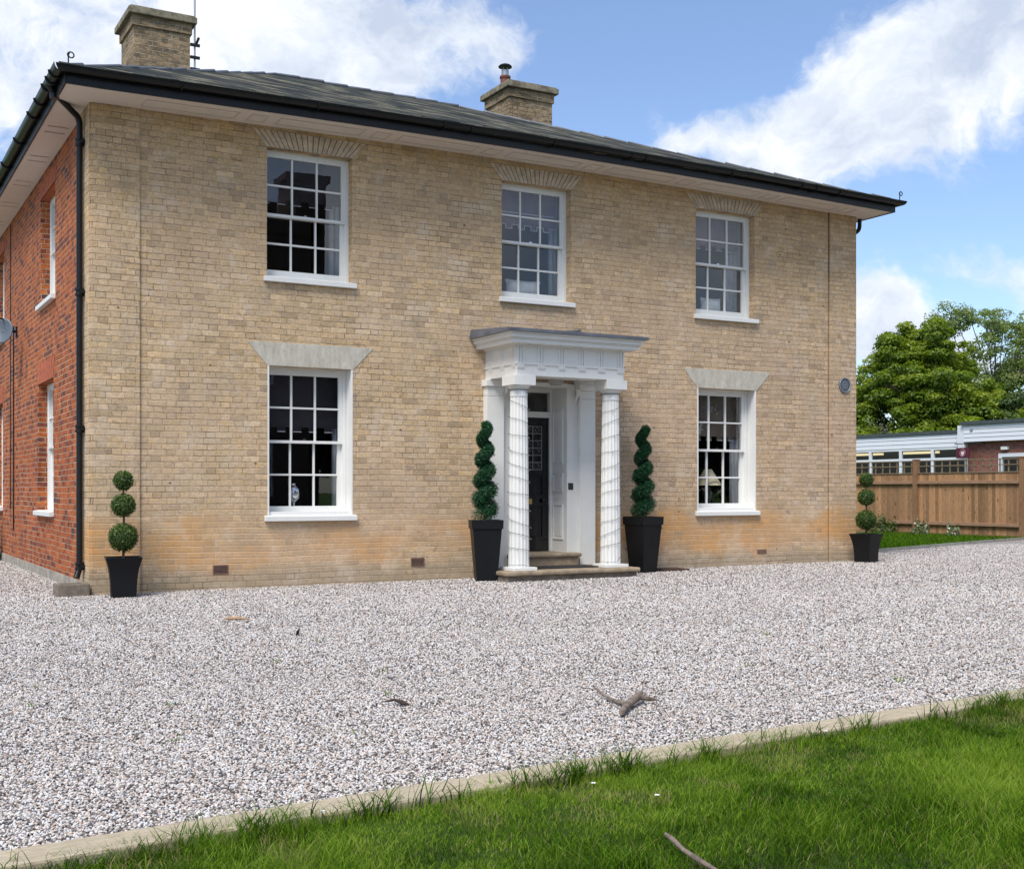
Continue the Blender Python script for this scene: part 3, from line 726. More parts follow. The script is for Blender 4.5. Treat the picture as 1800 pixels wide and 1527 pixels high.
# raised panel mouldings on the soffit
def mould(x0, x1, y0, y1):
    w = .012; T = MB()
    for (a, b, c, d) in ((x0, x1, y0, y0+w), (x0, x1, y1-w, y1), (x0, x0+w, y0+w, y1-w), (x1-w, x1, y0+w, y1-w)):
        za, zb = ez(a), ez(b); T.hexa([(a, c, za-.010), (b, c, zb-.010), (b, d, zb-.010), (a, d, za-.010)], [(a, c, za+.002), (b, c, zb+.002), (b, d, zb+.002), (a, d, za+.002)])
    T.build('soffit_moulding', M_mould, soff)
M_mould = mat('soffit_mould', color=(.64,.565,.49), rough=.7)
x = .55
while x < LX-.7:
    mould(x, x+1.15, -.42, -.14); mould(x+1.3, x+1.52, -.42, -.14); x += 1.67
y = 1.2
while y < 12:
    for yy in (y, y+.28):
        MB().box(-.31, -.06, yy, yy+.012, 5.838, 5.852).build('soffit_moulding', M_mould, soff)
    y += 1.55
# fascia
Fm = MB()
for k in range(len(sx)-1):
    a, b = sx[k], sx[k+1]
    za, zb = ez(a), ez(b)
    Fm.hexa([(a, -OF-.02, za-.01), (b, -OF-.02, zb-.01), (b, -OF+.004, zb-.01), (a, -OF+.004, za-.01)], [(a, -OF-.02, za+.15), (b, -OF-.02, zb+.15), (b, -OF+.004, zb+.15), (a, -OF+.004, za+.15)])
Fm.box(-OL-.02, -OL+.004, -OF-.02, 13, 5.845, 6.0); Fm.box(LX+OR_-.004, LX+OR_+.02, -OF-.02, 13, 5.845, 6.0)
Fm.build('fascia', M_black, house)
def gutter_run(path_out, path_in, name):
    # half round trough swept from outer to inner
    G = MB(); n = 9; vs = []; K = len(path_out)
    for j in range(K):
        o, i = Vector(path_out[j]), Vector(path_in[j]); c = (o+i)/2; r = (o-i)/2
        for t in range(n):
            a = math.pi*t/(n-1); vs.append(tuple(c+r*math.cos(a)+Vector((0, 0, -math.sin(a)*.07))))
        for t in range(n-1, -1, -1):
            a = math.pi*t/(n-1); vs.append(tuple(c+r*math.cos(a)*.9+Vector((0, 0, -math.sin(a)*.062))))
    m = 2*n
    fs = [(j*m+i, j*m+(i+1) % m, (j+1)*m+(i+1) % m, (j+1)*m+i) for j in range(K-1) for i in range(m)]
    fs += [tuple(range(m)), tuple(range((K-1)*m, K*m))[::-1]]
    G.add(vs, fs); return G
GO = .135
xs = [-OL-GO]+[LX*k/16 for k in range(17)]+[LX+OR_+GO]
po = [(x, -OF-.02-GO, ez(x)+.165) for x in xs]; pi_ = [(x if 0 <= x <= LX else (-OL-.02 if x < 0 else LX+OR_+.02), -OF-.021, ez(x)+.165) for x in xs]
gut = gutter_run(po, pi_, 'g').build('gutter', M_black, house, smooth=True)
gl = gutter_run([(-OL-.02-GO, -OF-.02-GO, 6.02), (-OL-.02-GO, 13, 6.02)], [(-OL-.021, -OF-.02, 6.02), (-OL-.021, 13, 6.02)], 'g').build('gutter', M_black, house, smooth=True)
gutter_run([(LX+OR_+.02+GO, -OF-.02-GO, 6.02), (LX+OR_+.02+GO, 13, 6.02)], [(LX+OR_+.021, -OF-.02, 6.02), (LX+OR_+.021, 13, 6.02)], 'g').build('gutter', M_black, house, smooth=True)
def collar(cx, cy, cz, along):     # joint bead round the gutter
    pts = [];
    for t in range(11):
        a = math.pi*t/10
        off = math.cos(a)*(GO/2+.010); dz = -math.sin(a)*.080
        pts.append((cx, cy-off, cz+dz) if along == 'x' else (cx-off, cy, cz+dz))
    MB().tube(pts, .012, 6).build('gutter_joint', M_black, gut if along == 'x' else gl, smooth=True)
for x in [.9, 2.6, 4.35, 4.75, 6.05, 7.35, 7.6, 9.2, 10.6, 10.9, 11.4]: collar(x, -OF-.02-GO/2, ez(x)+.165, 'x')
for y in [-.45, -.2, .1, .7, 1.3, 2.6, 4.0, 5.2, 6.6, 8]: collar(-OL-.02-GO/2, y, 6.02, 'y')
# downpipe at the left corner
def pipe(name, path, r, parent, collars=()):
    # soften the elbows
    P = [Vector(p) for p in path]; out = [P[0]]
    for i in range(1, len(P)-1):
        a = (P[i-1]-P[i]); b = (P[i+1]-P[i]); d = min(.07, a.length/2.2, b.length/2.2)
        p0, p2 = P[i]+a.normalized()*d, P[i]+b.normalized()*d
        for t in (0, .25, .5, .75, 1): out.append(p0*(1-t)**2+P[i]*2*t*(1-t)+p2*t*t)
    out.append(P[-1])
    mb = MB().tube([tuple(p) for p in out], r, 14)
    return mb.build(name, M_black, parent, smooth=True)
dp = pipe('downpipe', [(-.475, -.04, 5.99), (-.45, -.02, 5.93), (-.075, .33, 5.74), (-.075, .33, .28), (-.12, .29, .16)], .038, house)
for z in (5.45, 3.63, 1.97, .30):
    J = MB(); J.lathe((-.075, .33, z), [(.040, -.045), (.056, -.045), (.056, -.02), (.046, -.015), (.046, .015), (.056, .02), (.056, .045), (.040, .045)], 16); J.box(-.075, -.02, .25, .41, z-.02, z+.02); J.build('pipe_bracket', M_black, dp, smooth=True)
J = MB(); J.lathe((-.41, .02, 5.90), [(.04, -.06), (.055, -.06), (.055, .08), (.04, .08)], 14)
J.build('pipe_bracket', M_black, dp, smooth=True)
dp2 = pipe('downpipe', [(12.63, .07, 5.9), (12.63, .08, 5.66), (12.50, .42, 5.53), (12.50, .42, .1)], .034, house)
# roof
zE = 6.10
def rz0(x): return ez(x)+.185
e0 = .03
roof = MB()
ax, bx, ay, by = -OL-.02-e0-.02, LX+OR_+.05, -OF-.05, 13.05
R1, R2, R3, R4 = (3.34, 3.2, 7.70), (6.54, 3.2, 7.69), (3.34, 10, 7.70), (6.54, 10, 7.69)
ev = [(ax, ay, rz0(0))]+[(LX*k/10, ay, rz0(LX*k/10)) for k in range(1, 10)]+[(bx, ay, rz0(LX))]
rid = [(R1[0]+(R2[0]-R1[0])*k/10, 3.2, 7.70) for k in range(11)]
vs = ev+rid+[(ax, by, 6.03), (bx, by, 6.03), R3, R4]
n = 11
fs = [(k, k+1, n+k+1, n+k) for k in range(10)]
fs += [(0, n, 2*n+2, 2*n), (10, 2*n+1, 2*n+3, 2*n-1), (2*n, 2*n+2, 2*n+3, 2*n+1), (n,)+tuple(range(n+1, 2*n))+(2*n+3, 2*n+2)]
low = [(x, y, z-.05) for x, y, z in vs[:n]]+[(ax, by, 5.98), (bx, by, 5.98)]
o = len(vs); vs += low
fs += [(k, k+1, o+k+1, o+k) for k in range(10)]+[(0, 2*n, o+n, o), (10, 2*n+1, o+n+1, o+10), (2*n, 2*n+1, o+n+1, o+n), tuple(range(o, o+n))+(o+n+1, o+n)]
roof.add(vs, fs); rf = roof.build('roof', M_slate, house); rf['label'] = 'low pitched hipped slate roof'
RT = MB()
def ridge_line(a, b, n=22, r=.055):
    a, b = Vector(a), Vector(b)
    for k in range(n):
        p, q = a.lerp(b, k/n), a.lerp(b, (k+.97)/n)
        jz = random.uniform(-.008, .008)
        RT.tube([(p.x, p.y, p.z+.0+jz), (q.x, q.y, q.z+.012+jz)], [r, r*1.08], 8)
ridge_line((ax+.03, ay+.03, rz0(0)), R1, 14, .024); ridge_line(R1, R2, 8, .03); ridge_line((bx-.03, ay+.03, rz0(LX)), R2, 18, .024); ridge_line(R1, R3, 14, .03)
RT.build('ridge_tile', M_lead, rf, smooth=True)
# eave course of slates, slightly ragged thickness
EC = MB()
x = ax+.02
while x < bx-.25:
    w_ = random.uniform(.2, .3); z = rz0(max(0, min(LX, x)))+random.uniform(.0, .012)
    EC.hexa([(x, ay-.03, z-.006), (x+w_, ay-.03, z-.006), (x+w_, ay+.25, z+.095), (x, ay+.25, z+.095)], [(x, ay-.03, z+.006), (x+w_, ay-.03, z+.006), (x+w_, ay+.25, z+.107), (x, ay+.25, z+.107)])
    x += w_+.004
EC.build('eave_slate', M_slate, rf)
# scroll finials on the hips
def scroll(x, z0, flip):
    pts = [(x, ay+.02, z0), (x, ay+.02, z0+.10)]
    c = Vector((x-.028*flip*-1, ay+.02, z0+.125))
    for k in range(16):
        a = k/15*2*math.pi*1.15; r = .038-.012*k/15
        pts.append((c.x-flip*math.cos(a)*r, ay+.02, c.z+math.sin(a)*r))
    MB().tube(pts, .008, 6).build('hip_iron', M_black, rf, smooth=True)
scroll(-.36, 6.04, 1); scroll(12.83, 6.04, 1)
# chimneys
def chimney(x0, x1, y0, y1, zb, zt):
    c = MB().box(x0, x1, y0, y1, zb, zt-.30).build('chimney', M_chim, house)
    MB().box(x0-.03, x1+.03, y0-.03, y1+.03, zt-.30, zt-.13).build('chimney_band', M_chim, c)
    MB().box(x0-.10, x1+.10, y0-.10, y1+.10, zt-.13, zt-.02).box(x0-.07, x1+.07, y0-.07, y1+.07, zt-.02, zt+.01).build('chimney_cap', M_cap, c, bevel=.012)
    return c
M_cap = mat('weathered_cap', color=(.20,.175,.125), rough=.95, var=.55, vscale=9, bump=.8, bscale=30)
c1 = chimney(1.67, 2.60, 5.5, 6.48, 6.3, 9.235); c1['label'] = 'left chimney stack'
c2 = chimney(8.81, 9.77, 5.5, 6.46, 6.3, 9.185); c2['label'] = 'right chimney stack with pot'
# pot and cowl on right stack (centre of the stack toward left side)
pc = (9.05, 6.12, 9.19)
MB().lathe(pc, [(.125, 0), (.12, .03), (.10, .05), (.095, .25), (.11, .26), (.11, .30), (.09, .30)], 20).build('chimney_pot', M_terra, c2, smooth=True)
cw = MB().lathe(pc, [(.075, .29), (.075, .42), (.07, .42)], 16)
for k in range(4):
    a = k*math.pi/2+.4; cw.box(pc[0]+.06*math.cos(a)-.006, pc[0]+.06*math.cos(a)+.006, pc[1]+.06*math.sin(a)-.006, pc[1]+.06*math.sin(a)+.006, pc[2]+.42, pc[2]+.50)
cw.build('flue_liner', M_steel, c2, smooth=True)
MB().lathe((pc[0], pc[1], pc[2]+.48), [(.135, 0), (.14, .015), (.11, .045), (.05, .07), (.01, .078)], 20).build('cowl', M_black, c2, smooth=True)
# aerial pole on the left stack
ap = tag(MB().tube([(2.68, 5.5, 8.0), (2.68, 5.5, 10.2)], .017, 8).build('aerial_pole', M_steel), 'thin grey aerial pole strapped to the right edge of the left chimney', 'aerial')
for z in (8.12, 8.36, 8.56, 8.77): MB().box(2.60, 2.76, 5.46, 5.50, z-.022, z+.022).build('bracket', M_black, ap)
MB().tube([(2.70, 5.48, 8.79), (2.74, 5.46, 8.90)], .022, 6).build('insulator', M_black, ap)

# air bricks
for a, b, z0, z1 in [(1.466, 1.665, .165, .285), (4.19, 4.39, .18, .30), (10.30, 10.49, .20, .27)]:
    f = MB(); f.box(a, b, -.006, .01, z0, z0+.012); f.box(a, b, -.006, .01, z1-.012, z1); f.box(a, a+.012, -.006, .01, z0+.012, z1-.012); f.box(b-.012, b, -.006, .01, z0+.012, z1-.012)
    k = 6
    for i in range(k):
        z = z0+.012+(z1-z0-.024)*(i+.5)/k; f.box(a+.012, b-.012, -.006, .002, z-.004, z+.003)
    av = f.build('air_vent', M_vent, house); MB().box(a+.005, b-.005, -.0015, .001, z0+.005, z1-.005).build('opening', M_mat, av)
# crack stain pipes: thin cables on the red wall
cb = MB(side).tube([(-6.95, -.012, .55), (-6.95, -.012, 3.95), (-6.9, -.012, 3.99)], .011, 6)
cb.tube([(-7.35, -.012, .9), (-7.35, -.012, 5.8)], .008, 6)
cb.build('cable', M_black, house)

# ------------------------------------------------------------------ porch
PCX = 6.21
porch = MB().box(PCX-.87, PCX+.87, -.90, -.60, 2.775, 3.17).box(PCX-.87, PCX-.60, -.60, 0, 2.775, 3.17).box(PCX+.60, PCX+.87, -.60, 0, 2.775, 3.17).box(PCX-.60, PCX+.60, -.60, 0, 2.83, 2.87).build('porch', M_white, house, bevel=.004)
porch['label'] = 'white doric porch on fluted columns'
# cornice: stepped mouldings
C = MB()
for (z0, z1, e) in ((3.17, 3.195, .03), (3.195, 3.245, .15), (3.245, 3.262, .165), (3.262, 3.315, .19), (3.315, 3.335, .225)):
    C.box(PCX-.87-e, PCX+.87+e, -.90-e, -.0005, z0, z1)
C.build('cornice', M_white, porch, bevel=.004)
Tn = MB()
E1 = .87+.004; 
def frieze():
    # taenia
    Tn.box(PCX-E1-.012, PCX+E1+.012, -.90-.016, -.9, 2.925, 2.945); Tn.box(PCX-E1-.012, PCX-.87, -.9, 0, 2.925, 2.945); Tn.box(PCX+.87, PCX+E1+.012, -.9, 0, 2.925, 2.945)
    xs = [PCX-.87+.055+(1.74-.11)*k/5 for k in range(6)]
    for x in xs:
        for o in (-.04, 0, .04): Tn.box(x+o-.012, x+o+.012, -.914, -.9, 2.945, 3.17)
        Tn.box(x-.058, x+.058, -.912, -.9, 2.90, 2.925)
        for g in range(6): Tn.box(x-.052+g*.0195, x-.052+g*.0195+.010, -.916, -.9, 2.872, 2.90)
        Tn.box(x-.058, x+.058, -1.035, -.94, 3.186, 3.1945)
    for s in (-1, 1):
        X0 = PCX+s*.87; X1 = X0+s*.014
        for y in (-.82, -.50, -.16):
            for o in (-.04, 0, .04): Tn.box(min(X0, X1), max(X0, X1), y+o-.012, y+o+.012, 2.945, 3.17)
            Tn.box(min(X0, X0+s*.012), max(X0, X0+s*.012), y-.058, y+.058, 2.90, 2.925)
            for g in range(6): Tn.box(min(X0, X0+s*.010), max(X0, X0+s*.010), y-.052+g*.0195, y-.052+g*.0195+.010, 2.872, 2.90)
frieze(); Tn.build('frieze_ornament', M_white, porch)
# lead roof
LR = MB(); LR.box(PCX-1.125, PCX+1.125, -1.155, -.001, 3.335, 3.375)
LR.hexa([(PCX-1.12, -1.14, 3.375), (PCX+1.12, -1.14, 3.375), (PCX+1.12, -.001, 3.375), (PCX-1.12, -.001, 3.375)], [(PCX-1.10, -1.10, 3.385), (PCX+1.10, -1.10, 3.385), (PCX+1.10, -.001, 3.47), (PCX-1.10, -.001, 3.47)])
for x in (PCX-.03,): LR.tube([(x, -1.15, 3.39), (x, -.6, 3.425), (x, -.01, 3.475)], .024, 8)
LR.tube([(PCX-1.1, -.03, 3.46), (PCX+1.1, -.03, 3.46)], .016, 6)
LR.build('porch_roof', M_lead, porch)
# columns
ZB = .135
def column(cx, cy):
    prof = [(.142, .045), (.143, .06)]
    H = 2.70-ZB-.045
    for k in range(13):
        t = k/12; prof.append((.143-.026*t**1.4, .06+(H-.12)*t))
    c = MB().lathe((cx, cy, ZB), prof, 144, flute=.010)
    col = c.build('column', M_white, porch)
    zt = ZB+prof[-1][1]
    MB().lathe((cx, cy, zt), [(.117, -.10), (.121, -.10), (.121, 0), (.125, .005), (.14, .02), (.158, .04), (.158, .05)], 32).box(cx-.17, cx+.17, cy-.17, cy+.17, zt+.05, 2.774).build('capital', M_white, col, bevel=.003)
    MB().box(cx-.185, cx+.185, cy-.185, cy+.185, ZB, ZB+.046).build('column_plinth', M_white, col, bevel=.006)
    return col
CY_ = -.745
for s in (-1, 1): column(PCX+s*.75, CY_)
for s in (-1, 1):
    cx = PCX+s*.77
    P_ = MB().box(cx-.135, cx+.135, -.12, -.001, ZB, 2.55).build('pilaster', M_white, porch, bevel=.004)
    MB().box(cx-.14, cx+.14, -.125, -.001, 2.55, 2.565).box(cx-.135, cx+.135, -.12, -.001, 2.565, 2.68).box(cx-.165, cx+.165, -.15, -.001, 2.68, 2.774).build('capital', M_white, P_, bevel=.012)
    # flat casing between pilaster and doorway
    xi = PCX+s*.47; xo = PCX+s*.634
    MB().box(min(xi, xo), max(xi, xo), -.05, -.001, ZB, 2.774).build('door_casing', M_white, porch, bevel=.003)
    # scroll bracket
    MB().tube([(PCX+s*.60, -.14, 2.70), (PCX+s*.60, -.12, 2.62), (PCX+s*.60, -.07, 2.56), (PCX+s*.60, -.06, 2.50)], [.035, .03, .022, .012], 8).build('scroll_bracket', M_white, porch, smooth=True)
# door reveal
DR = .40
rev = MB()
for s in (-1, 1):
    x0, x1 = PCX+s*.455, PCX+s*.47
    rev.box(min(x0, x1)-.0, max(x0, x1), -.045, DR+.05, .30, 2.78)
rev.box(PCX-.455, PCX+.455, -.045, DR+.05, 2.72, 2.78)
door_fr = rev.build('door_lining', M_white, house)
for s in (-1, 1):
    xi = PCX+s*.455; pn = MB()
    for (z0, z1) in ((.50, 1.02), (1.20, 1.48), (1.62, 2.42)):
        pn = MB()
        y0, y1 = .06, .34
        for (ya, yb, za, zb) in ((y0, y1, z0, z0+.02), (y0, y1, z1-.02, z1), (y0, y0+.02, z0+.02, z1-.02), (y1-.02, y1, z0+.02, z1-.02)):
            pn.box(min(xi, xi-s*.014), max(xi, xi-s*.014), ya, yb, za, zb)
        pn.box(min(xi, xi-s*.007), max(xi, xi-s*.007), y0+.05, y1-.05, z0+.05, z1-.05)
        pn.build('reveal_panel', M_white, door_fr)
fr = MB(); ZD0, ZD1 = .32, 2.30
fr.box(PCX-.455, PCX-.42, DR-.02, DR+.06, ZD0, 2.72); fr.box(PCX+.42, PCX+.455, DR-.02, DR+.06, ZD0, 2.72)
fr.box(PCX-.42, PCX+.42, DR-.035, DR+.06, ZD1, ZD1+.085); fr.box(PCX-.42, PCX+.42, DR-.02, DR+.06, 2.67, 2.72)
fr.box(PCX-.40, PCX-.37, DR-.01, DR+.03, ZD1+.085, 2.67) if False else None
fr.build('door_frame', M_white, door_fr)
MB().box(PCX-.42, PCX+.42, DR+.02, DR+.025, ZD1+.085, 2.67).build('fanlight', M_glass, door_fr)
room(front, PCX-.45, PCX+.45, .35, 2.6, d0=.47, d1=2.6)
D = MB(); y0 = DR+.01; y1 = DR+.055
x0, x1 = PCX-.419, PCX+.419
# stiles and rails
D.box(x0, x0+.11, y0, y1, ZD0, ZD1); D.box(x1-.11, x1, y0, y1, ZD0, ZD1)
for z0, z1 in ((ZD0, ZD0+.22), (.98, 1.16), (1.44, 1.52), (ZD1-.12, ZD1)): D.box(x0+.11, x1-.11, y0, y1, z0, z1)
D.box(PCX-.04, PCX+.04, y0, y1, ZD0+.22, .98); D.box(x0+.11, x1-.11, y0+.02, y1-.01, ZD0+.22, .98); D.box(x0+.11, x1-.11, y0+.02, y1-.01, 1.16, 1.44)
for a, b in ((x0+.14, PCX-.07), (PCX+.07, x1-.14)):
    D.box(a, b, y0+.006, y0+.02, ZD0+.26, .94); D.box(a, b, y0+.006, y0+.02, 1.19, 1.41)
door = D.build('front_door', M_door, house, bevel=.003); door['label'] = 'black panelled front door with leaded glass'
lead = MB(); gx0, gx1, gz0, gz1 = x0+.12, x1-.12, 1.53, ZD1-.13
for k in range(5): 
    xx = gx0+(gx1-gx0)*k/4; lead.box(xx-.005, xx+.005, y0+.004, y0+.014, gz0, gz1)
for k in range(7):
    zz = gz0+(gz1-gz0)*k/6; lead.box(gx0, gx1, y0+.0035, y0+.0135, zz-.005, zz+.005)
for i in range(4):
    for j in (0, 2, 3, 5):
        cx = gx0+(gx1-gx0)*(i+.5)/4; cz = gz0+(gz1-gz0)*(j+.5)/6; r = .04
        lead.tube([(cx, y0+.009, cz+r), (cx+r, y0+.009, cz), (cx, y0+.009, cz-r), (cx-r, y0+.009, cz), (cx, y0+.009, cz+r)], .004, 5)
lead.build('lead_came', mat('lead_came', color=(.30,.31,.30), rough=.4, metal=.5), door)
MB().box(gx0, gx1, y0+.012, y0+.016, gz0, gz1).build('glass', glass_fn('leaded_glass', 1.3, (.35,.33,.22), .5), door)
MB().box(PCX-.13, PCX+.13, y0-.008, y0, 1.02, 1.10).build('letterbox', M_brass, door, bevel=.003)
MB().lathe((0, 0, 0), [(.012, 0), (.012, .03), (.03, .045), (.034, .06), (.02, .075)], 16).build('door_knob', M_black, door, smooth=True)
kn = [o for o in bpy.data.objects if o.name.startswith('door_knob')][0]; kn.location = (PCX+.32, y0, 1.07); kn.rotation_euler = (R(90), 0, 0)
# porch lamp
MB().lathe((PCX+.02, -.45, 2.70), [(.02, 0), (.08, .01), (.11, .05), (.12, .10), (.07, .115), (.07, .13)], 20).build('porch_lantern', mat('opal_shade', color=(.33,.33,.32), rough=.3), porch, smooth=True)
# steps
st = MB().box(PCX-1.07, PCX+1.07, -.99, -.001, .07, .135).box(PCX-.60, PCX+.60, -.16, -.002, .136, .25)
slab = MB().box(PCX-1.08, PCX+1.08, -1.02, -.001, .075, .134).build('porch_step', M_stone, house, bevel=.018)
MB().box(PCX-1.05, PCX+1.05, -.97, -.001, -.1, .075).build('step_base', M_conc, slab, bevel=.01)
MB().box(PCX-.52, PCX+.56, -.20, .40, .136, .262).build('step_riser', M_stone, slab, bevel=.006)
MB().box(PCX-.55, PCX+.60, -.235, DR+.06, .262, .318).build('door_step', M_stone, slab, bevel=.018)
tag(MB().box(PCX-.48, PCX+.58, -.72, -.30, .1355, .152).build('doormat', M_mat, bevel=.004), 'dark rubber mat lying on the stone step before the black door', 'doormat')
kp = tag(MB().box(PCX+.472, PCX+.556, -.062, -.051, 1.235, 1.33).build('entry_keypad', M_door, bevel=.004), 'small black keypad on the white casing right of the door', 'keypad')
kb = MB()
for i in range(3):
    for j in range(4): kb.box(PCX+.485+i*.022, PCX+.500+i*.022, -.065, -.062, 1.25+j*.018, 1.261+j*.018)
kb.build('button', mat('keypad_button', color=(.08,.08,.085), rough=.4), kp)

# fairy lights round the columns
M_wire = mat('light_wire', color=(.02,.022,.02), rough=.6); M_bulb = mat('tiny_bulb', color=(.25,.25,.24), rough=.2)
def fairy(cx, cy, sgn, label):
    pts = []; bulbs = MB(); turns = 12; n = turns*26; ang0 = random.random()*6
    zs = [2.60-.012]
    for k in range(n+1):
        t = k/n; a = ang0+sgn*2*math.pi*turns*t+.35*math.sin(t*31)+.2*math.sin(t*13+cx)
        z = 2.575-2.36*(t**.93)+.022*math.sin(t*57+cx)
        if t > .97: z = .215
        r = .143-.026*((z-.2)/2.4)**1.4+.008
        pts.append((cx+r*math.cos(a), cy+r*math.sin(a), z))
        if k % 5 == 2:
            b = random.uniform(-.5, .5); rr = r+.022
            bulbs.tube([(cx+r*math.cos(a), cy+r*math.sin(a), z), (cx+rr*math.cos(a+b*.2), cy+rr*math.sin(a+b*.2), z+random.uniform(-.022, .012))], .0045, 5)
    r = .128
    ring = [(cx+r*math.cos(a*.3), cy+r*math.sin(a*.3), 2.585) for a in range(22)]
    o = MB().tube(pts, .0027, 5).tube(ring, .0045, 5).build('fairy_lights', M_wire)
    tag(o, label, 'fairy lights', 'strings of unlit fairy lights on the porch columns')
    bulbs.build('bulb', M_bulb, o)
fairy(PCX-.75, CY_, 1, 'dark string of unlit fairy lights wound round the left porch column')
fairy(PCX+.75, CY_, -1, 'dark string of unlit fairy lights wound round the right porch column')

# ------------------------------------------------------------------ things behind the panes
def curtain(x0, x1, z0, z1, y, label, wavy=.02, folds=7):
    n = folds*8; vs = []; 
    for j, z in enumerate((z0, (z0+z1)/2, z1)):
        for k in range(n+1):
            t = k/n; vs.append((x0+(x1-x0)*t, y+wavy*math.sin(t*folds*2*math.pi), z))
    fs = [(j*(n+1)+k, j*(n+1)+k+1, (j+1)*(n+1)+k+1, (j+1)*(n+1)+k) for j in range(2) for k in range(n)]
    o = MB().add(vs, fs).build('curtain', M_curt, smooth=True)
    sm = o.modifiers.new('s', 'SOLIDIFY'); sm.thickness = .004
    tag(o, label, 'curtain', 'grey curtains behind the sash windows')
curtain(3.16, 3.45, 3.95, 5.6, .40, 'grey curtain at the right side of the upper left window', folds=4)
curtain(6.62, 6.85, 3.95, 5.6, .40, 'grey curtain at the right side of the window above the porch', folds=3)
curtain(9.98, 10.30, 3.95, 5.6, .42, 'grey curtain at the right side of the upper right window', folds=4)
curtain(10.08, 10.35, .85, 2.8, .42, 'grey curtain at the right side of the lower right window', folds=3)
curtain(3.22, 3.42, .85, 2.8, .44, 'dim grey curtain at the right side of the lower left window', folds=3)
def blind(a, b, ztop, zh, m, label, dashes=False):
    y = .37; n = 11; w = (b-a)/n; hh = .06
    pts = [(a, ztop), (a, zh)]
    x = a
    for k in range(n):
        zz = zh if k % 2 == 0 else zh-hh
        pts += [(a+w*k, zz), (a+w*(k+1), zz)]
    pts += [(b, ztop)]
    out = [pts[0]]
    for q in pts[1:]:
        if (q[0]-out[-1][0])**2+(q[1]-out[-1][1])**2 > 1e-8: out.append(q)
    o = MB().extr(out, y, y+.01).build('window_blind', m)
    tr = MB(); t = .009
    for k in range(n):
        zz = zh if k % 2 == 0 else zh-hh
        if not dashes or k % 2: tr.box(a+w*k, a+w*(k+1), y-.006, y-.001, zz-t/2, zz+t/2)
        if k < n-1 and not dashes: tr.box(a+w*(k+1)-t/2, a+w*(k+1)+t/2, y-.0065, y-.0005, zh-hh, zh)
    if not dashes: tr.box(a, b, y-.006, y-.001, zh+.17, zh+.178)
    tr.build('piping', M_trim, o)
    tag(o, label, 'blind', 'blinds with battlemented hems behind the sash windows')
blind(2.1, 3.3, 5.75, 5.06, M_blindd, 'dark blind with a white dashed hem in the upper left window', True)
blind(5.55, 6.72, 5.75, 5.11, M_blind, 'mauve blind with white battlement piping in the window above the porch')
blind(9.0, 10.2, 5.75, 5.15, M_blind, 'mauve blind with a dashed hem in the upper right window', True)
blind(2.1, 3.3, 2.95, 2.06, M_blindd, 'dark blind with a white dashed hem in the lower left window', True)
blind(9.0, 10.22, 2.95, 2.09, M_blindt, 'taupe blind with a battlemented hem in the lower right window', True)
def cushion(cx, cz, w, h, y, label):
    n = 14; vs = []; fs = []
    for s in (-1, 1):
        for j in range(n+1):
            for i in range(n+1):
                u, v = i/n*2-1, j/n*2-1
                pin = 1-.10*(1-abs(u)**2)*abs(v)**3; pin2 = 1-.12*(1-abs(v)**2)*abs(u)**3
                th = .075*((1-u**4)*(1-v**4))**.6
                vs.append((cx+u*w/2*pin2, y+s*th, cz+v*h/2*pin))
    m = (n+1)**2
    for s in (0, 1):
        for j in range(n):
            for i in range(n):
                a = s*m+j*(n+1)+i; fs.append((a, a+1, a+n+2, a+n+1))
    o = MB().add(vs, fs).build('cushion', M_cush, smooth=True)
    bm = bmesh.new(); bm.from_mesh(o.data); bmesh.ops.remove_doubles(bm, verts=bm.verts, dist=.0003); bm.to_mesh(o.data); bm.free()
    return tag(o, label, 'cushion')
seat = lambda a, b, z: MB().box(a, b, .29, .70, z-.04, z).build('window_seat', M_white, house)
seat(5.6, 6.76, 4.03); seat(9.06, 10.24, 4.03); seat(2.17, 3.34, .985); seat(9.09, 10.27, .985)
cushion(6.16, 4.19, .62, .24, .37, 'long pale bolster cushion on the window seat above the porch')
cushion(9.64, 4.19, .42, .26, .37, 'square pale cushion on the seat of the upper right window')
# lamp
lp = thing('table_lamp', (9.70, .50, .985), 'table lamp with cream coolie shade inside the lower right window', 'lamp')
MB().lathe((9.70, .50, .985), [(.07, 0), (.07, .015), (.03, .03), (.05, .08), (.075, .16), (.06, .24), (.02, .30), (.012, .36)], 20).build('lamp_base', mat('dark_ceramic', color=(.03,.03,.035), rough=.15), lp, smooth=True)
MB().lathe((9.70, .50, .985), [(.225, .32), (.223, .32), (.06, .58), (.062, .58)], 28).build('lamp_shade', M_shade, lp, smooth=True)
vs_ = MB().lathe((2.67, .42, .985), [(.05, 0), (.045, .02), (.02, .04), (.015, .07), (.03, .09), (.07, .13), (.09, .19), (.085, .25), (.06, .29), (.035, .31), (.03, .33)], 24).build('vase', M_silver, smooth=True)
tag(vs_, 'shiny silver urn shaped vase in the lower left window', 'vase')

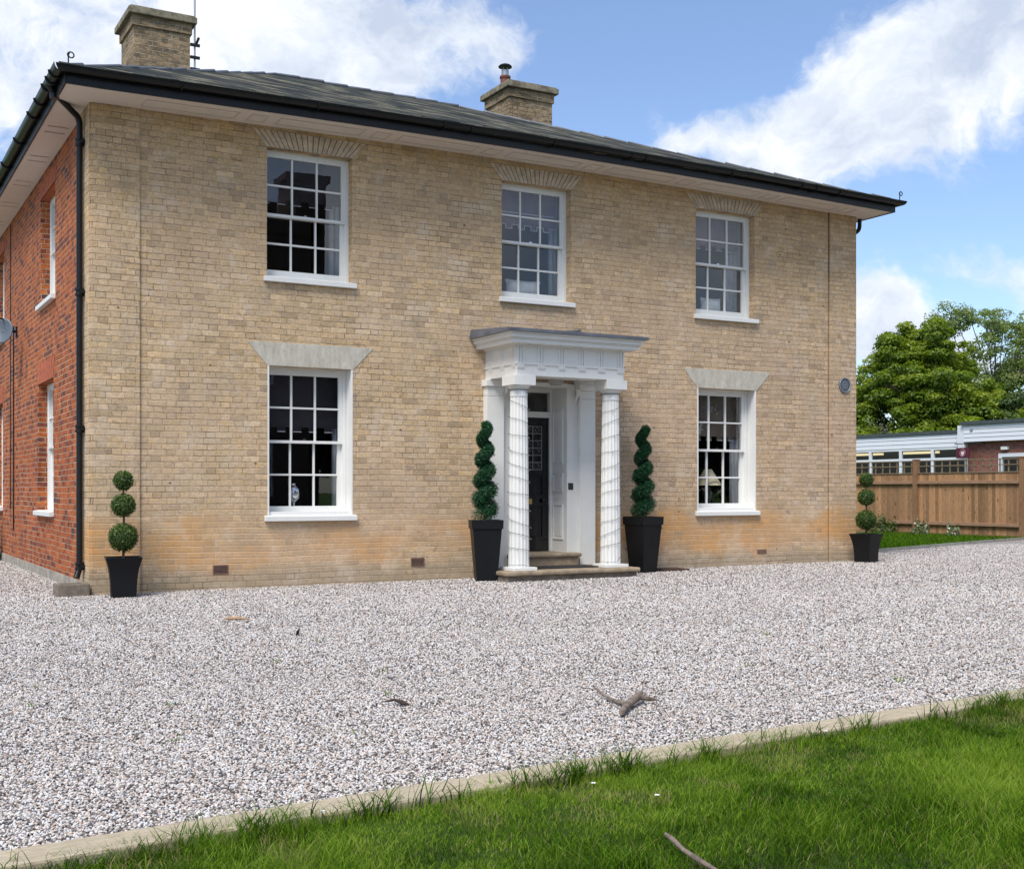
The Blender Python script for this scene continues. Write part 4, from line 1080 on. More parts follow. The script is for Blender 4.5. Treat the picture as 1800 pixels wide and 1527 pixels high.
# ------------------------------------------------------------------ foliage tools
def leaf_fn(stops, trans=.3, patchy=.5):
    def fn(nt, p):
        r = nt.attr('rnd')
        r = nt.m('ADD', r, nt.m('MULTIPLY', nt.m('SUBTRACT', nt.noise(nt.pos(), .8, 3), .5), patchy))
        c = nt.ramp(r, stops); nt.put(p.inputs['Base Color'], c)
        t = nt.node('ShaderNodeBsdfTranslucent'); nt.put(t.inputs[0], nt.mix(1, c, (1.25,1.35,.7), 'MULTIPLY'))
        mx = nt.node('ShaderNodeMixShader'); mx.inputs[0].default_value = trans
        out = nt.n['Material Output']; nt.l.new(p.outputs[0], mx.inputs[1]); nt.l.new(t.outputs[0], mx.inputs[2]); nt.l.new(mx.outputs[0], out.inputs[0])
    return fn
M_maple = mat('maple_leaf', leaf_fn([(0, (.04,.08,.005)), (.35, (.115,.185,.010)), (.7, (.215,.29,.018)), (1, (.36,.40,.045))], .42), rough=.5)
M_willow = mat('grey_green_leaf', leaf_fn([(0, (.12,.17,.05)), (.5, (.22,.30,.09)), (1, (.34,.37,.16))], .4), rough=.5)
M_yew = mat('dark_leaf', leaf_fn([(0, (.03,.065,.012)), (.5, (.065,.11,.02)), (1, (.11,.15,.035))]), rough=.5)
M_hawB = mat('blossom', leaf_fn([(0, (.06,.11,.03)), (.72, (.14,.19,.06)), (.76, (.60,.62,.52)), (1, (.75,.75,.68))], .2), rough=.6)
M_box = mat('box_leaf', leaf_fn([(0, (.012,.035,.008)), (.4, (.04,.09,.014)), (.75, (.10,.165,.025)), (1, (.22,.27,.06))], .2, 0), rough=.45)
M_spir = mat('artificial_leaf', leaf_fn([(0, (.004,.035,.012)), (.5, (.010,.075,.026)), (1, (.03,.13,.05))], .2, 0), rough=.45)
def leaves(P, Nn, size, rnd, m, name, parent=None, aspect=.55, jit=.6):
    """diamond leaves at points P with outward hints Nn"""
    n = len(P)
    d = Nn+rng.normal(0, jit, (n, 3)); d /= np.linalg.norm(d, axis=1)[:, None]+1e-9
    r = rng.normal(0, 1, (n, 3)); t = np.cross(d, r); t /= np.linalg.norm(t, axis=1)[:, None]+1e-9
    b = np.cross(d, t)
    L = (size if np.ndim(size) else np.full(n, size))*rng.uniform(.6, 1.4, n)
    t = t*L[:, None]*.5; b = b*(L*aspect)[:, None]*.5; bend = d*(L*.15)[:, None]
    V = np.stack([P-t-bend, P+b, P+t-bend, P-b], 1).reshape(-1, 3)
    F = (np.arange(n)*4)[:, None]+np.array([[0, 1, 2, 3]])
    return npmesh(name, V, F, m, parent, attrs={'rnd': rnd})
def rdir(n):
    v = rng.normal(0, 1, (n, 3)); return v/np.linalg.norm(v, axis=1)[:, None]
def tree(base, lobes, leaf, per, m, name, label, trunk_h, tr, group=None, cat='tree', droop=0., limb=.05, shell=.75, mb_=None):
    """lobes: list of (x,y,z,r) crown clumps relative to base"""
    t = thing(name, base, label, cat, group)
    bx_, by_, bz_ = base
    T = MB(); T.tube([(bx_, by_, bz_-.1), (bx_+.08, by_, bz_+trunk_h*.5), (bx_, by_+.1, bz_+trunk_h)], [tr, tr*.8, tr*.62], 10)
    PP = []; NN = []; SS = []
    for (x, y, z, r) in lobes:
        c = np.array([bx_+x, by_+y, bz_+z])
        s = Vector((bx_, by_+.1, bz_+trunk_h*random.uniform(.7, 1))); e = Vector(c)
        mid = s.lerp(e, .5)+Vector((random.uniform(-.3, .3), random.uniform(-.3, .3), random.uniform(0, .5)))
        T.tube([tuple(s), tuple(mid), tuple(e)], [tr*.26, tr*.13, .02], 6)
        k = max(3, int(5*r)) ; subs = []
        for _ in range(int(9*max(1, r*r))):
            d = rdir(1)[0]; sc = c+d*r*rng.uniform(.35, 1.0)*np.array([1, 1, .8]); subs.append((sc, rng.uniform(.22, .5)*min(r, 1.4)))
        for sc, sr in subs:
            n = max(20, int(per*sr*sr)); d = rdir(n); rr = sr*rng.uniform(shell*.3, 1.15, n)**.7
            P = sc+d*rr[:, None]*np.array([1.15, 1.15, .62]); P[:, 2] -= droop*rr*rr
            PP.append(P); NN.append(d+np.array([0, 0, .7])); SS.append(np.clip(np.full(n, rng.random())*.5+rng.random(n)*.5+.15*d[:, 2], 0, 1))
            if random.random() < .6:
                T.tube([tuple(c), tuple(sc)], [.03, .008], 4)
    T.build('trunk', M_bark, t, smooth=True)
    leaves(np.concatenate(PP), np.concatenate(NN), leaf, np.concatenate(SS), m, 'crown', t)
    return t

# topiary: box balls and spirals
def potshape(kind_, cx, cy, z, rot):
    def sq(w, h): return [(-w, -w, h), (w, -w, h), (w, w, h), (-w, w, h)]
    mb = MB()
    if kind_ == 'flared':
        H = .475; N = 10
        lv = []
        for k in range(N+1):
            t = k/N; w = .140+.055*t**3.2+.012*t; lv.append((w, H*t))
        rim = (.205, H)
    else:
        H = .83
        lv = [(.140, 0), (.196, .71), (.198, .711), (.212, .712), (.217, .83)]
    vs = []; fs = []
    rings = lv+[(lv[-1][0]-.018, H), (lv[-1][0]-.03, H-.06)]
    for w, h in rings: vs += sq(w, h)
    K = len(rings)
    fs = [(4*j+i, 4*j+(i+1) % 4, 4*j+4+(i+1) % 4, 4*j+4+i) for j in range(K-1) for i in range(4)]+[(3, 2, 1, 0), tuple(range(4*K-4, 4*K))]
    mb.add(vs, fs); return mb, H
def planter(kind_, cx, cy, z, rot, label, grp):
    mb, H = potshape(kind_, cx, cy, z, rot)
    o = thing('planter', (cx, cy, z), label, 'planter', grp, rz=rot)
    b = MB(); b.v, b.f = mb.v, mb.f
    p = b.build('pot', M_pot, bevel=.006); p.parent = o
    w = .155 if kind_ == 'flared' else .175
    s = MB().box(-w, w, -w, w, H-.075, H-.05).build('soil', M_soil); s.parent = o
    return H
BALL = 'square flared black planters at the house corners'; TALL = 'tall square black planters beside the porch'
planter('flared', .285, -.44, gz(.285)-.005, R(-8), 'flared black square planter at the left corner of the house', BALL)
planter('flared', 12.34, -.36, gz(12.34)-.005, R(14), 'flared black square planter at the right corner of the house', BALL)
planter('tall', 5.07, -.52, gz(5.07)-.005, R(-21), 'tall black tapered planter left of the porch', TALL)
planter('tall', 7.80, -.36, gz(7.8)-.005, R(11), 'tall black tapered planter right of the porch', TALL)
def ball_topiary(cx, cy, z0, label):
    t = thing('topiary_tree', (cx, cy, z0), label, 'topiary', 'three ball topiary trees in flared planters')
    MB().tube([(cx, cy, z0+.38), (cx+.006, cy, z0+.9), (cx, cy, z0+1.4)], [.016, .014, .01], 8).build('stem', M_bark, t, smooth=True)
    for (dz, r) in ((.70, .168), (1.075, .14), (1.365, .118)):
        n = int(5200*(r/.168)**2); d = rdir(n); lump = 1+.09*np.sin(d[:, 0]*7+dz*7)*np.sin(d[:, 1]*8+1)*np.sin(d[:, 2]*6+dz)+.05*np.sin(d[:, 0]*21+dz)*np.sin(d[:, 2]*19)
        P = np.array([cx, cy, z0+dz])+d*(r*lump*(rng.uniform(.78, 1.02, n)+(rng.random(n) < .04)*rng.uniform(0, .14, n)))[:, None]
        b = leaves(P, d, .019, np.clip(rng.random(n)*.75+.1+.18*np.maximum(0, d[:, 2]), 0, 1), M_box, 'foliage_ball', t, .6, .8)
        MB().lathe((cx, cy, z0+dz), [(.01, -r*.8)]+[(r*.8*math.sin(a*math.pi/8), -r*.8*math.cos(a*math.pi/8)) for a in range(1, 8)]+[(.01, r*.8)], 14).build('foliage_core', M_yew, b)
    # little tuft at the stem foot
ball_topiary(.285, -.44, gz(.285), 'three ball box topiary at the left corner of the house')
ball_topiary(12.34, -.36, gz(12.34), 'three ball box topiary at the right corner of the house')
def spiral(cx, cy, z0, ph, hgt, label, handed=1):
    t = thing('topiary_tree', (cx, cy, z0), label, 'topiary', 'dark green spiral topiary trees in tall planters')
    MB().tube([(cx, cy, z0+.7), (cx, cy, z0+.8+hgt)], [.016, .008], 8).build('stem', M_bark, t, smooth=True)
    n = 42000; s = rng.random(n)**.8; turns = 4.7
    h = s*hgt; a = ph+handed*turns*2*np.pi*s**.93
    rr = .080-.045*s; tb = .132-.062*s
    C = np.stack([cx+rr*np.cos(a), cy+rr*np.sin(a), z0+.86+h*.97], 1)
    d = rdir(n); P = C+d*(tb*(rng.uniform(.45, 1.03, n)+(rng.random(n) < .10)*rng.uniform(0, .28, n)))[:, None]*np.array([1.0, 1.0, .98])
    P = P[(P[:, 2] > z0+.79)]; n = len(P); d = d[:n]
    leaves(P, rdir(n)*.5+np.array([0, 0, .3]), .036, np.clip(rng.random(n)*.8+.1, 0, 1), M_spir, 'foliage', t, .22, 1.0)
spiral(5.055, -.52, gz(5.07), 2.6, 1.30, 'dark green spiral topiary left of the porch')
spiral(7.80, -.36, gz(7.8), 1.4, 1.30, 'dark green spiral topiary right of the porch')

# ------------------------------------------------------------------ small things on and by the house
pl = thing('wall_plaque', (12.175, -.035, 2.99), 'round grey metal plaque on the right corner pilaster', 'plaque')
M_plq = mat('plaque_metal', color=(.10,.115,.14), rough=.45, metal=.3, var=.3, vscale=40, bump=.5, bscale=80)
def disc(cx, cz, r0, r1, y0, y1, n=40):
    mb = MB(); vs = []
    for y, r in ((y0, r1), (y1, r1)):
        vs += [(cx+r*math.cos(2*math.pi*i/n), y, cz+r*math.sin(2*math.pi*i/n)) for i in range(n)]
    fs = [tuple(range(n)), tuple(range(2*n-1, n-1, -1))]+[(i, (i+1) % n, (i+1) % n+n, i+n) for i in range(n)]
    mb.add(vs, fs); return mb
disc(12.175, 2.99, 0, .128, -.042, -.0255).build('plate', M_plq, pl)
rim = MB().tube([(12.175+.12*math.cos(a*math.pi/20), -.045, 2.99+.12*math.sin(a*math.pi/20)) for a in range(41)], .008, 6)
M_plr = mat('plaque_relief', color=(.27,.30,.34), rough=.4, metal=.3)
rl = MB()
for j, (z, w) in enumerate(((3.045, .05), (3.02, .07), (2.995, .075), (2.97, .07), (2.945, .05))):
    x = 12.175-w
    while x < 12.175+w-.01:
        l = random.uniform(.008, .024); rl.box(x, min(x+l, 12.175+w), -.046, -.042, z-.006, z+.006); x += l+.006
rim.build('rim', M_plr, pl, smooth=True); rl.build('raised_lettering', M_plr, pl)
# satellite dish on the red wall
sdh = thing('satellite_dish', (-.02, 6.6, 3.85), 'dark grey satellite dish on the red brick side wall', 'satellite dish')
def dish():
    c = Vector((-.36, 5.95, 3.72)); nrm = Vector((-.93, -.25, .22)).normalized()
    c = Vector((-.29, 5.9, 3.77)); nrm = Vector((-.62, -.74, .2)).normalized()
    a = nrm.cross(Vector((0, 0, 1))).normalized(); b = a.cross(nrm)*-1
    vs = []; fs = []; n = 28; K = 6
    for k in range(K+1):
        r = k/K
        for i in range(n):
            th = 2*math.pi*i/n; p = c+a*(.19*r*math.cos(th))+b*(.215*r*math.sin(th))+nrm*(.04*r*r); vs.append(tuple(p))
    for k in range(K):
        for i in range(n): fs.append((k*n+i, k*n+(i+1) % n, (k+1)*n+(i+1) % n, (k+1)*n+i))
    o = MB().add(vs, fs).build('reflector', mat('dish_grey', color=(.10,.125,.16), rough=.45), sdh, smooth=True)
    s = o.modifiers.new('s', 'SOLIDIFY'); s.thickness = .012
    MB().tube([(-.01, 6.6, 3.87), (-.16, 6.58, 3.87), tuple(c-nrm*.03)], .024, 8).build('arm', M_black, sdh, smooth=True)
    MB().box(-.03, -.001, 6.53, 6.67, 3.78, 3.95).build('wall_bracket', M_black, sdh)
    MB().tube([tuple(c-b*.2), tuple(c-b*.16+nrm*.26)], .012, 6).build('feed_arm', M_black, sdh)
dish()
# drain trough
dt = MB(); X0, X1, Y0, Y1 = -.40, -.03, -.10, .22
g0 = gz(0)-.06
dt.box(X0, X1, Y0, Y0+.05, g0, .115); dt.box(X0, X1, Y1-.05, Y1, g0, .115); dt.box(X0, X0+.06, Y0+.05, Y1-.05, g0, .115); dt.box(X1-.05, X1, Y0+.05, Y1-.05, g0, .115); dt.box(X0+.06, X1-.05, Y0+.05, Y1-.05, g0, .04)
tag(dt.build('drain_surround', M_conc, bevel=.01), 'low brown concrete drain surround under the downpipe at the left corner', 'drain')
tag(MB().box(8.15, 8.62, -.42, -.06, gz(8.3)-.02, gz(8.3)+.03).build('drain_cover', mat('rusty_iron', color=(.06,.032,.022), rough=.8, var=.3, bump=.4), bevel=.006), 'flat rusty brown drain cover on the gravel right of the spiral topiary', 'drain cover')

# branches and debris
M_twig = mat('dead_wood', color=(.20,.155,.12), rough=.95, var=.5, vscale=25, bump=.9, bscale=60)
def up(p, h): return (p[0], p[1], gz(p[0])+h)
br = MB()
br.tube([up((1.33, -8.93), .05), up((1.28, -9.15), .025), up((1.25, -9.32), .022), up((1.24, -9.42), .03)], [.006, .009, .013, .016], 8)
br.tube([up((1.06, -9.62), .03), up((1.15, -9.52), .035), up((1.25, -9.43), .04), up((1.38, -9.33), .05), up((1.44, -9.27), .06)], [.015, .021, .023, .024, .012], 10)
br.tube([up((1.36, -9.35), .05), up((1.45, -9.36), .03), up((1.5, -9.33), .02)], [.018, .012, .006], 7)
tag(br.build('fallen_branch', M_twig, smooth=True), 'forked dead branch lying on the gravel near the timber edging', 'branch')
tag(MB().tube([up((.10, -8.57), .016), up((.15, -8.61), .03), up((.18, -8.66), .02), up((.20, -8.70), .012)], [.004, .008, .014, .006], 7).build('broken_twig', mat('wet_bark', color=(.05,.035,.028), rough=.9, var=.4, vscale=40), smooth=True), 'short dark piece of twig lying on the open gravel', 'twig')
tag(MB().tube([up((-.149, -11.654), .04), up((-.18, -11.74), .045), up((-.205, -11.83), .038), up((-.23, -11.93), .04), up((-.235, -12.05), .03), up((-.24, -12.3), .02)], [.007, .010, .008, .0095, .007, .005], 10).build('fallen_branch', M_twig, smooth=True), 'grey brown dead branch lying in the foreground lawn grass', 'branch')
ch = MB().tube([up((.58, -3.60), .015), up((.64, -3.63), .022), up((.72, -3.66), .02), up((.79, -3.70), .012)], [.008, .022, .018, .006], 7)
tag(ch.build('bark_chip', mat('pale_bark', color=(.42,.28,.18), rough=.9, var=.3, vscale=30), smooth=True), 'pale orange bark chip lying on the gravel before the house', 'bark chip')
tag(MB().tube([up((.78, -5.12), 0), up((.785, -5.13), .04), up((.80, -5.13), .06)], [.012, .014, .003], 6).build('dark_leaf', M_door), 'tiny black curled leaf standing on the gravel', 'leaf')
# daisies
def daisy(x, y, label):
    z = gz(x)+.045
    t = thing('daisy', (x, y, z-.05), label, 'flower', 'white daisies in the lawn')
    mb = MB()
    for k in range(12):
        a = 2*math.pi*k/12; c, s = math.cos(a), math.sin(a); w = .0035
        mb.hexa([(x+c*.004-s*w, y+s*.004+c*w, z), (x+c*.004+s*w, y+s*.004-c*w, z), (x+c*.010+s*w, y+s*.010-c*w, z+.003), (x+c*.010-s*w, y+s*.010+c*w, z+.003)],
                [(x+c*.004-s*w, y+s*.004+c*w, z+.001), (x+c*.004+s*w, y+s*.004-c*w, z+.001), (x+c*.010+s*w, y+s*.010-c*w, z+.004), (x+c*.010-s*w, y+s*.010+c*w, z+.004)])
    mb.build('petals', M_trim, t); MB().lathe((x, y, z), [(.003, 0), (.0035, .002), (.002, .003)], 8).build('flower_centre', M_brass, t)
    MB().tube([(x, y, z-.05), (x, y, z)], .0012, 4).build('stem', M_box, t)
daisy(.02, -10.93, 'white daisy in the lawn, middle one just above the fallen branch'); daisy(.13, -11.22, 'white daisy nearest the fallen branch in the lawn')
daisy(-1.10, -10.78, 'white daisy beside the timber edging, leftmost in the lawn'); daisy(1.60, -10.62, 'white daisy in the lawn, close below the edging on the right')

# ------------------------------------------------------------------ fence, far kerb, school
M_fence = mat('fence_boards', wood_fn((.44,.27,.15), (.22,.12,.065), (9, 9, .9), .104), rough=.85, spec=.2)
M_fpost = mat('fence_post', wood_fn((.31,.18,.10), (.16,.085,.045), (9, 9, .9)), rough=.85, spec=.2)
M_rail = mat('fence_rail', wood_fn((.30,.19,.12), (.17,.10,.06), (9, .9, 9)), rough=.85, spec=.2)
M_trel = mat('trellis_wood', wood_fn((.26,.20,.13), (.14,.10,.065), (9, 9, .9)), rough=.9, spec=.2)
FX = 22.4
fence = thing('garden_fence', (FX, 6, gz(FX)), 'brown close boarded timber fence topped with a low trellis', 'fence')
posts = [14.3, 11.0, 7.70, 4.39, 1.1, -2.2, -5.5, -8.8]
gF = gz(FX)-.05
for i, y in enumerate(posts):
    p_ = MB().box(FX-.09, FX+.05, y-.065, y+.065, -.1, 2.02).build('post', M_fpost, fence, bevel=.006)
    MB().box(FX-.10, FX+.06, y-.075, y+.075, 2.02, 2.045).build('post_cap', M_fpost, p_)
    if i == len(posts)-1: break
    a, b = posts[i+1]+.065, y-.065
    pb = MB(); w = .104; k0 = math.ceil(a/w); 
    ys = [a]+[k*w for k in range(k0, int(b/w)+1)]+[b]
    for u, v in zip(ys[:-1], ys[1:]):
        if v-u < .01: continue
        pb.hexa([(FX-.004, u+.002, gF+.10), (FX-.004, v-.001, gF+.10), (FX+.014, v-.001, gF+.10), (FX+.014, u+.002, gF+.10)],
                [(FX-.004, u+.002, 1.66+random.uniform(-.004, .004)), (FX-.014, v-.001, 1.66), (FX+.014, v-.001, 1.66), (FX+.014, u+.002, 1.66)])
    pb.build('boards', M_fence, fence)
    MB().box(FX-.01, FX+.012, a, b, gF-.05, gF+.095).build('gravel_board', M_fpost, fence)
    for z in (1.43, .37):
        MB().hexa([(FX-.075, a, z-.035), (FX-.075, b, z-.035), (FX-.006, b, z-.035), (FX-.006, a, z-.035)], [(FX-.06, a, z+.035), (FX-.06, b, z+.035), (FX-.006, b, z+.045), (FX-.006, a, z+.045)]).build('rail', M_rail, fence)
    tr = MB(); tr.box(FX-.03, FX+.02, a, b, 1.664, 1.69)
    for z in (1.86, 2.0): tr.box(FX-.012, FX+.004, a, b, z-.012, z+.012)
    yy = a+.12
    while yy < b-.05:
        tr.box(FX+.0045, FX+.022, yy-.016, yy+.016, 1.69, 2.01); yy += .255
    tr.build('trellis', M_trel, fence)
kc = MB()
for k in range(14):
    x0 = 12.5+k*1.5; x1 = x0+1.49; ya = 1.98+(x0-15.19)*.295; yb = 1.98+(x1-15.19)*.295
    kc.hexa([(x0, ya-.02, -.1), (x1, yb-.02, -.1), (x1, yb+.03, -.1), (x0, ya+.03, -.1)], [(x0, ya-.02, gz(x0)+.045), (x1, yb-.02, gz(x1)+.045), (x1, yb+.03, gz(x1)+.045), (x0, ya+.03, gz(x0)+.045)])
tag(kc.build('lawn_edging', mat('grey_timber', color=(.30,.30,.26), rough=.9, var=.3, vscale=6)), 'thin grey edging between far gravel and the grass strip', 'edging')
# low plants at fence foot
def shrub(x, y, z, r, h, m, n, leaf, name, label, cat='shrub', grp=None):
    t = thing(name, (x, y, z), label, cat, grp)
    d = rdir(n); d[:, 2] = np.abs(d[:, 2]); lump = .75+.35*np.sin(d[:, 0]*5+x)*np.sin(d[:, 1]*6+y)+.15*rng.random(n)
    P = np.array([x, y, z])+d*np.array([r, r, h])*(lump*rng.uniform(.4, 1.0, n)**.5)[:, None]
    leaves(P, d+np.array([0, 0, .4]), leaf, rng.random(n), m, 'foliage', t)
    MB().tube([(x, y, z-.03), (x+.02, y, z+h*.5)], [.015, .006], 5).build('stem', M_bark, t)
shrub(22.0, 8.5, gz(22)-.02, .45, .55, M_yew, 900, .07, 'leafy_weed', 'dark leafy weed clump at the foot of the fence, left of the post')
shrub(22.05, 7.25, gz(22)-.02, .30, .50, M_hawB, 500, .06, 'flowering_weed', 'white flowered weed just right of the fence post foot')
shrub(22.0, 6.15, gz(22)-.02, .26, .38, M_hawB, 380, .06, 'flowering_weed', 'small white flowered weed further right along the fence foot')
shrub(-.22, 8.55, gz(-1)-.02, .20, .95, M_box, 1500, .06, 'climbing_shrub', 'dark green shrub against the red wall at the left edge')
shrub(9.22, .42, 4.02, .13, .36, M_yew, 260, .045, 'house_plant', 'small leafy plant on the left of the upper right window seat', 'plant')

# school building
sch = thing('school_building', (31, 13.5, .05), 'long low flat roofed building with white cladding beyond the fence', 'building')
M_clad = mat('white_cladding', white_fn((.72,.745,.80), .04, .2), rough=.4)
M_felt = mat('roof_edge', color=(.055,.07,.075), rough=.6, var=.2)
SX = 31.0
def clad(x, y0, y1, z0, z1, rows, nm='fascia_cladding'):
    mb = MB(); h = (z1-z0)/rows
    for k in range(rows): mb.hexa([(x-.012, y0, z0+k*h), (x-.012, y1, z0+k*h), (x+.2, y1, z0+k*h), (x+.2, y0, z0+k*h)], [(x, y0, z0+(k+1)*h-.012), (x, y1, z0+(k+1)*h-.012), (x+.2, y1, z0+(k+1)*h-.012), (x+.2, y0, z0+(k+1)*h-.012)])
    return mb.build(nm, M_clad, sch)
clad(SX, 13.56, 40, 2.72, 3.18, 3); clad(SX-.3, -20, 13.2, 2.86, 3.42, 4)
MB().box(SX-.05, SX+9, 13.5, 40, 3.18, 3.30).box(SX-.38, SX+9, -20, 13.28, 3.42, 3.54).build('roof', M_felt, sch)
MB().box(SX-.28, SX+9, 13.21, 13.49, 2.6, 3.42).box(SX+.25, SX+9, 13.5, 40, 2.72, 3.17).build('parapet', M_clad, sch)
bw = MB(); hl = [(11.95-2.35, 11.95, .9, 2.44), (4, 7, .9, 2.44)]
def tfs(u, d, z): return (SX-.1+d, -u, z)
mb = MB(tfs); wall_cells(mb, [-12.98, 20]+[v for a, b, c, d in hl for v in (-a, -b)], [0, 2.86, .9, 2.44], 0, .25, [(-b, -a, c, d) for a, b, c, d in hl])
mb.build('brick_wall', M_school, sch)
MB().box(SX-.1, SX+9, 12.99, 13.19, 0, 2.86).build('end_wall', M_school, sch)
MB().box(SX+.05, SX+.2, 13.3, 40, 0, .9).build('low_wall', M_school, sch)
# strip windows
M_sint = mat('school_interior', color=(.02,.02,.017), rough=.9)
y = 13.3; k = 0
while y < 30:
    w = MB().box(SX, SX+.08, y, y+.12, .9, 2.70).box(SX, SX+.08, y+.12, y+1.46, 2.26, 2.36).box(SX, SX+.08, y+.12, y+1.46, 2.64, 2.70).box(SX, SX+.08, y+.12, y+1.46, .9, .98).build('window', M_clad, sch)
    MB().box(SX+.035, SX+.04, y+.12, y+1.46, .98, 2.26).box(SX+.035, SX+.04, y+.12, y+1.46, 2.36, 2.64).build('pane', M_sglass, w)
    y += 1.46
for a, b, c, d in hl:
    w = MB().box(SX-.13, SX+.0, a, a+.13, c, d).box(SX-.13, SX+.0, b-.13, b, c, d).box(SX-.13, SX, a+.13, b-.13, d-.12, d).box(SX-.13, SX, a+.13, b-.13, c, c+.1).build('window', M_clad, sch)
    MB().box(SX-.06, SX-.055, a+.13, b-.13, c+.1, d-.12).build('pane', M_sglass, w)
# classroom ceiling and rear so that windows look into a dim room
MB().box(SX+.5, SX+8.9, 13.5, 30, 2.74, 2.78).box(SX+7, SX+7.1, 13.5, 30, .1, 2.74).box(SX+.3, SX+8.9, -3, 12.9, 2.6, 2.64).box(SX+2, SX+2.1, -3, 12.9, .1, 2.6).build('interior', M_sint, sch)
M_tube = bpy.data.materials.new('strip_light_glow'); M_tube.use_nodes = True
M_tube.node_tree.nodes['Principled BSDF'].inputs['Emission Color'].default_value = (1, .80, .45, 1); M_tube.node_tree.nodes['Principled BSDF'].inputs['Emission Strength'].default_value = 1.0
for j, (ya, yb) in enumerate(((15.9, 17.6), (13.4, 14.6), (18.6, 20.4))):
    MB().box(SX+1.4, SX+1.6, ya, yb, 2.58, 2.66).build('strip_light', M_tube, sch)
MB().box(SX-.2, SX-.101, 11.55, 11.8, 2.56, 2.66).build('wall_light', M_white, sch)
MB().box(SX-.5, SX-.45, 12.55, 12.95, 2.86, 2.80).build('drip_tray', M_black, sch) if False else None
fl = MB().box(SX-.34, SX-.301, 12.83, 12.93, 3.22, 3.30).build('flood_light', M_steel, sch)
# banner sign
sg = thing('hanging_sign', (SX-.4, 13.1, 2.3), 'small maroon sign with a pale round crest hanging on the brick building', 'sign')
M_maroon = mat('maroon_panel', color=(.085,.008,.022), rough=.5)
MB().box(SX-.42, SX-.40, 12.88, 13.42, 2.31, 2.66).build('panel', M_maroon, sg)
MB().tube([(SX-.41, 12.4, 2.80), (SX-.41, 13.5, 2.80)], .014, 6).box(SX-.42, SX-.1, 12.5, 12.53, 2.79, 2.81).tube([(SX-.41, 13.38, 2.66), (SX-.41, 13.38, 2.80)], .006, 5).tube([(SX-.41, 12.92, 2.66), (SX-.41, 12.92, 2.80)], .006, 5).build('bracket', M_black, sg)
M_crest = mat('crest_pink', color=(.75,.60,.60), rough=.5)
cy0, cz0 = 13.15, 2.485
ring = MB().tube([(SX-.425, cy0+.105*math.cos(a*math.pi/16), cz0+.115*math.sin(a*math.pi/16)) for a in range(33)], .012, 5)
ring.build('crest_ring', mat('crest_ring', color=(.42,.20,.25), rough=.5), sg)
vs = [(cy0-.06, cz0+.055), (cy0+.06, cz0+.055), (cy0+.062, cz0-.01), (cy0+.04, cz0-.06), (cy0, cz0-.09), (cy0-.04, cz0-.06), (cy0-.062, cz0-.01)]
MB().add([(SX-.428, a, b) for a, b in vs]+[(SX-.42, a, b) for a, b in vs], [tuple(range(7)), tuple(range(13, 6, -1))]+[(i, (i+1) % 7, (i+1) % 7+7, i+7) for i in range(7)]).build('crest_shield', M_crest, sg)

# ------------------------------------------------------------------ trees beyond
GT = 'trees beyond the low building'
lob = []
env = [(1.6, 3.9), (2.7, 4.1), (3.6, 4.3), (5.0, 4.2), (6.4, 3.7), (7.6, 2.9), (8.5, 1.7), (9.0, .7)]
for z, rad in env:
    for k in range(int(3+rad*3)):
        a = random.uniform(0, 6.28); q = rad*random.uniform(.35, 1)**.6
        lob.append((math.cos(a)*q, math.sin(a)*q, z+random.uniform(-.5, .4), random.uniform(.8, 1.25)))
lob += [(-1.6+random.uniform(-1.4, 1.4), -2.0+random.uniform(-1.4, 1.4), random.uniform(3.2, 7.2), random.uniform(.9, 1.3)) for k in range(16)]
tree((45.9, 28.6, 0), lob, .165, 1150, M_maple, 'maple_tree', 'broad bright green maple tree behind the low building', 3.4, .32, GT, droop=.25)
lob = [(random.uniform(-2.6, 2.6), random.uniform(-2, 2), random.uniform(5.2, 11.2), random.uniform(.9, 1.4)) for k in range(34)]+[(0, 0, 11.6, 1.0), (-2.6, 1.5, 10.2, .8), (1.5, -1, 11.2, .9),(-1.3,.7,11.4,.8)]
tree((57.3, 33.5, 0), lob, .17, 330, M_willow, 'birch_tree', 'tall thin crowned grey green tree rising behind the maple', 6.5, .22, GT)
lob = [(random.uniform(-2, 2), random.uniform(-1.6, 1.6), random.uniform(4.5, 10.3), random.uniform(.9, 1.3)) for k in range(24)]
tree((59.4, 32.6, 0), lob, .16, 200, M_willow, 'bare_tree', 'sparse twiggy tree at the right edge behind the others', 6.0, .2, GT)
lob = [(random.uniform(-2.2, 2.2), random.uniform(-1.5, 1.5), random.uniform(2.0, 6.0), random.uniform(1.0, 1.5)) for k in range(18)]
tree((48.6, 24.9, 0), lob, .22, 560, M_yew, 'conifer_tree', 'dull dark green tree at the right edge above the building roof', 3, .3, GT)
lob = [(random.uniform(-1.5, 1.5), random.uniform(-1.2, 1.2), random.uniform(2.4, 4.3), random.uniform(.7, 1.0)) for k in range(14)]
tree((42.3, 29.4, 0), lob, .17, 700, M_hawB, 'hawthorn_tree', 'hawthorn with white blossom low beside the house corner', 1.8, .15, GT)
lob = [(random.uniform(-2, 2), random.uniform(-6, 6), random.uniform(1.8, 4.0), random.uniform(1.0, 1.5)) for k in range(36)]
tree((43.2, 24.5, 0), lob, .2, 420, M_maple, 'hedge_bush', 'low green undergrowth just above the white roof edge, below the maple', 2, .2, GT, cat='bush')

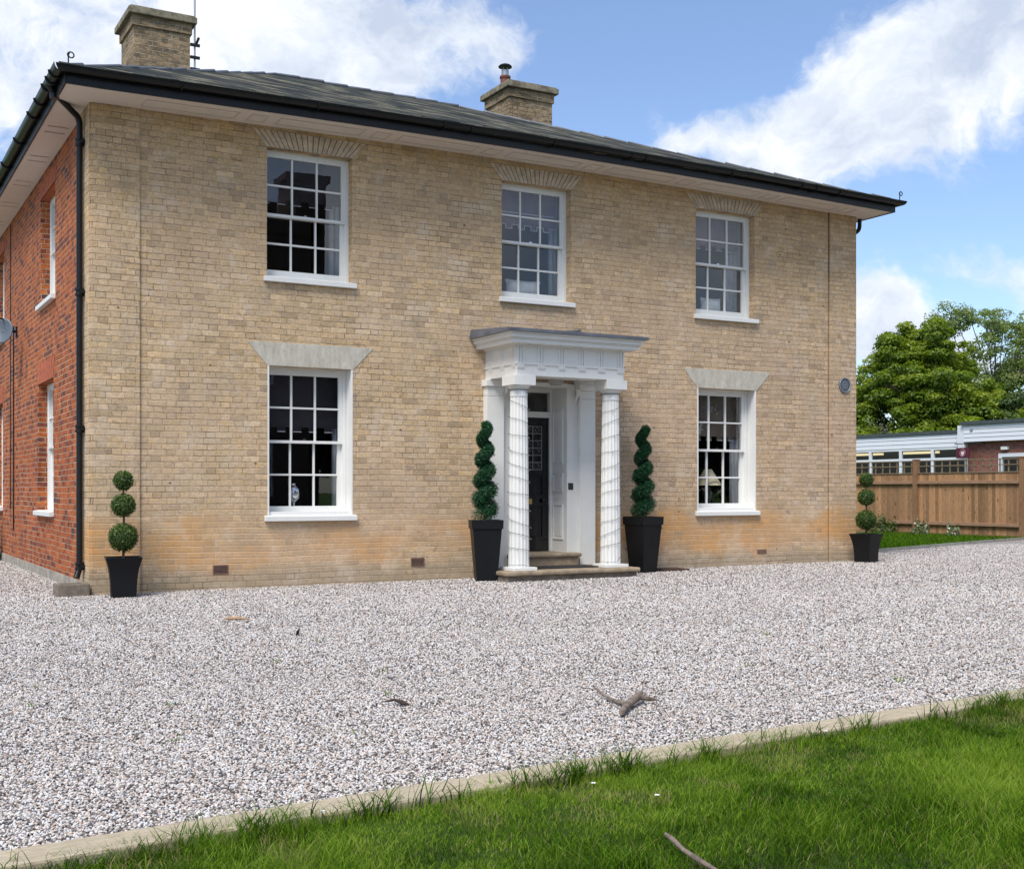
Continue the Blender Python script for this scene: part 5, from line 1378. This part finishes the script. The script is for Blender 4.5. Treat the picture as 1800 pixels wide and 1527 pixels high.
# ------------------------------------------------------------------ what the panes mirror: the far side of the yard
opp = thing('neighbouring_house', (7, -27, 0), 'tall dark brick house across the lawn, mirrored in the left windows', 'house')
MB().box(-2.5, 12.5, -34, -26.5, -.1, 10.4).build('wall', M_opp, opp)
rp = MB(); x = -2.5
while x < 12: rp.box(x, x+.9, -27.0, -26.45, 10.4, 11.5); rp.box(x+.9, min(x+1.6, 12.5), -27.0, -26.45, 10.4, 10.9); x += 1.6
rp.build('parapet', M_opp, opp)
cc = MB().box(11.9, 13.3, -28.5, -27.2, 7, 12.6).box(11.75, 13.45, -28.6, -27.1, 12.6, 12.85).build('chimney', M_opp, opp)
for (x, z) in ((0, 1), (3.5, 1), (7, 1), (10, 1), (0, 5), (3.5, 5), (7, 5), (10, 5)):
    w = MB().box(x, x+1.1, -26.5, -26.44, z, z+.08).box(x, x+1.1, -26.5, -26.44, z+1.9, z+2).box(x, x+.08, -26.5, -26.44, z+.08, z+1.9).box(x+1.02, x+1.1, -26.5, -26.44, z+.08, z+1.9).build('window', M_white, opp)
    MB().box(x+.08, x+1.02, -26.49, -26.47, z+.08, z+1.9).build('pane', M_door, w)
for i, (x, y, h, r) in enumerate([(19, -27, 6.5, 2.4), (24.5, -30, 7.5, 3), (31, -28, 7, 3), (38, -31, 8, 3.2), (46, -28, 7.5, 3.2), (55, -30, 8, 3.5), (15, -33, 8, 2.5), (-22, -2, 9, 3), (-26, 9, 9, 3.5)]):
    lob = [(random.uniform(-r, r)*.8, random.uniform(-r, r)*.6, random.uniform(1.2, h-1), random.uniform(1.1, 1.7)) for k in range(16)]
    lab = ['round dark tree nearest the neighbouring house', 'dark tree second from the neighbouring house', 'dark tree third from the neighbouring house', 'dark tree fourth from the neighbouring house', 'dark tree fifth from the neighbouring house', 'dark tree farthest right across the lawn', 'dark tree tucked behind the corner of the neighbouring house', 'dark tree left of the yard, level with the red wall', 'tall dark tree far left of the yard, past the red wall'][i]
    tree((x, y, 0), lob, .42, 90, M_yew, 'dark_tree', lab, h*.4, .25, 'trees across the lawn')
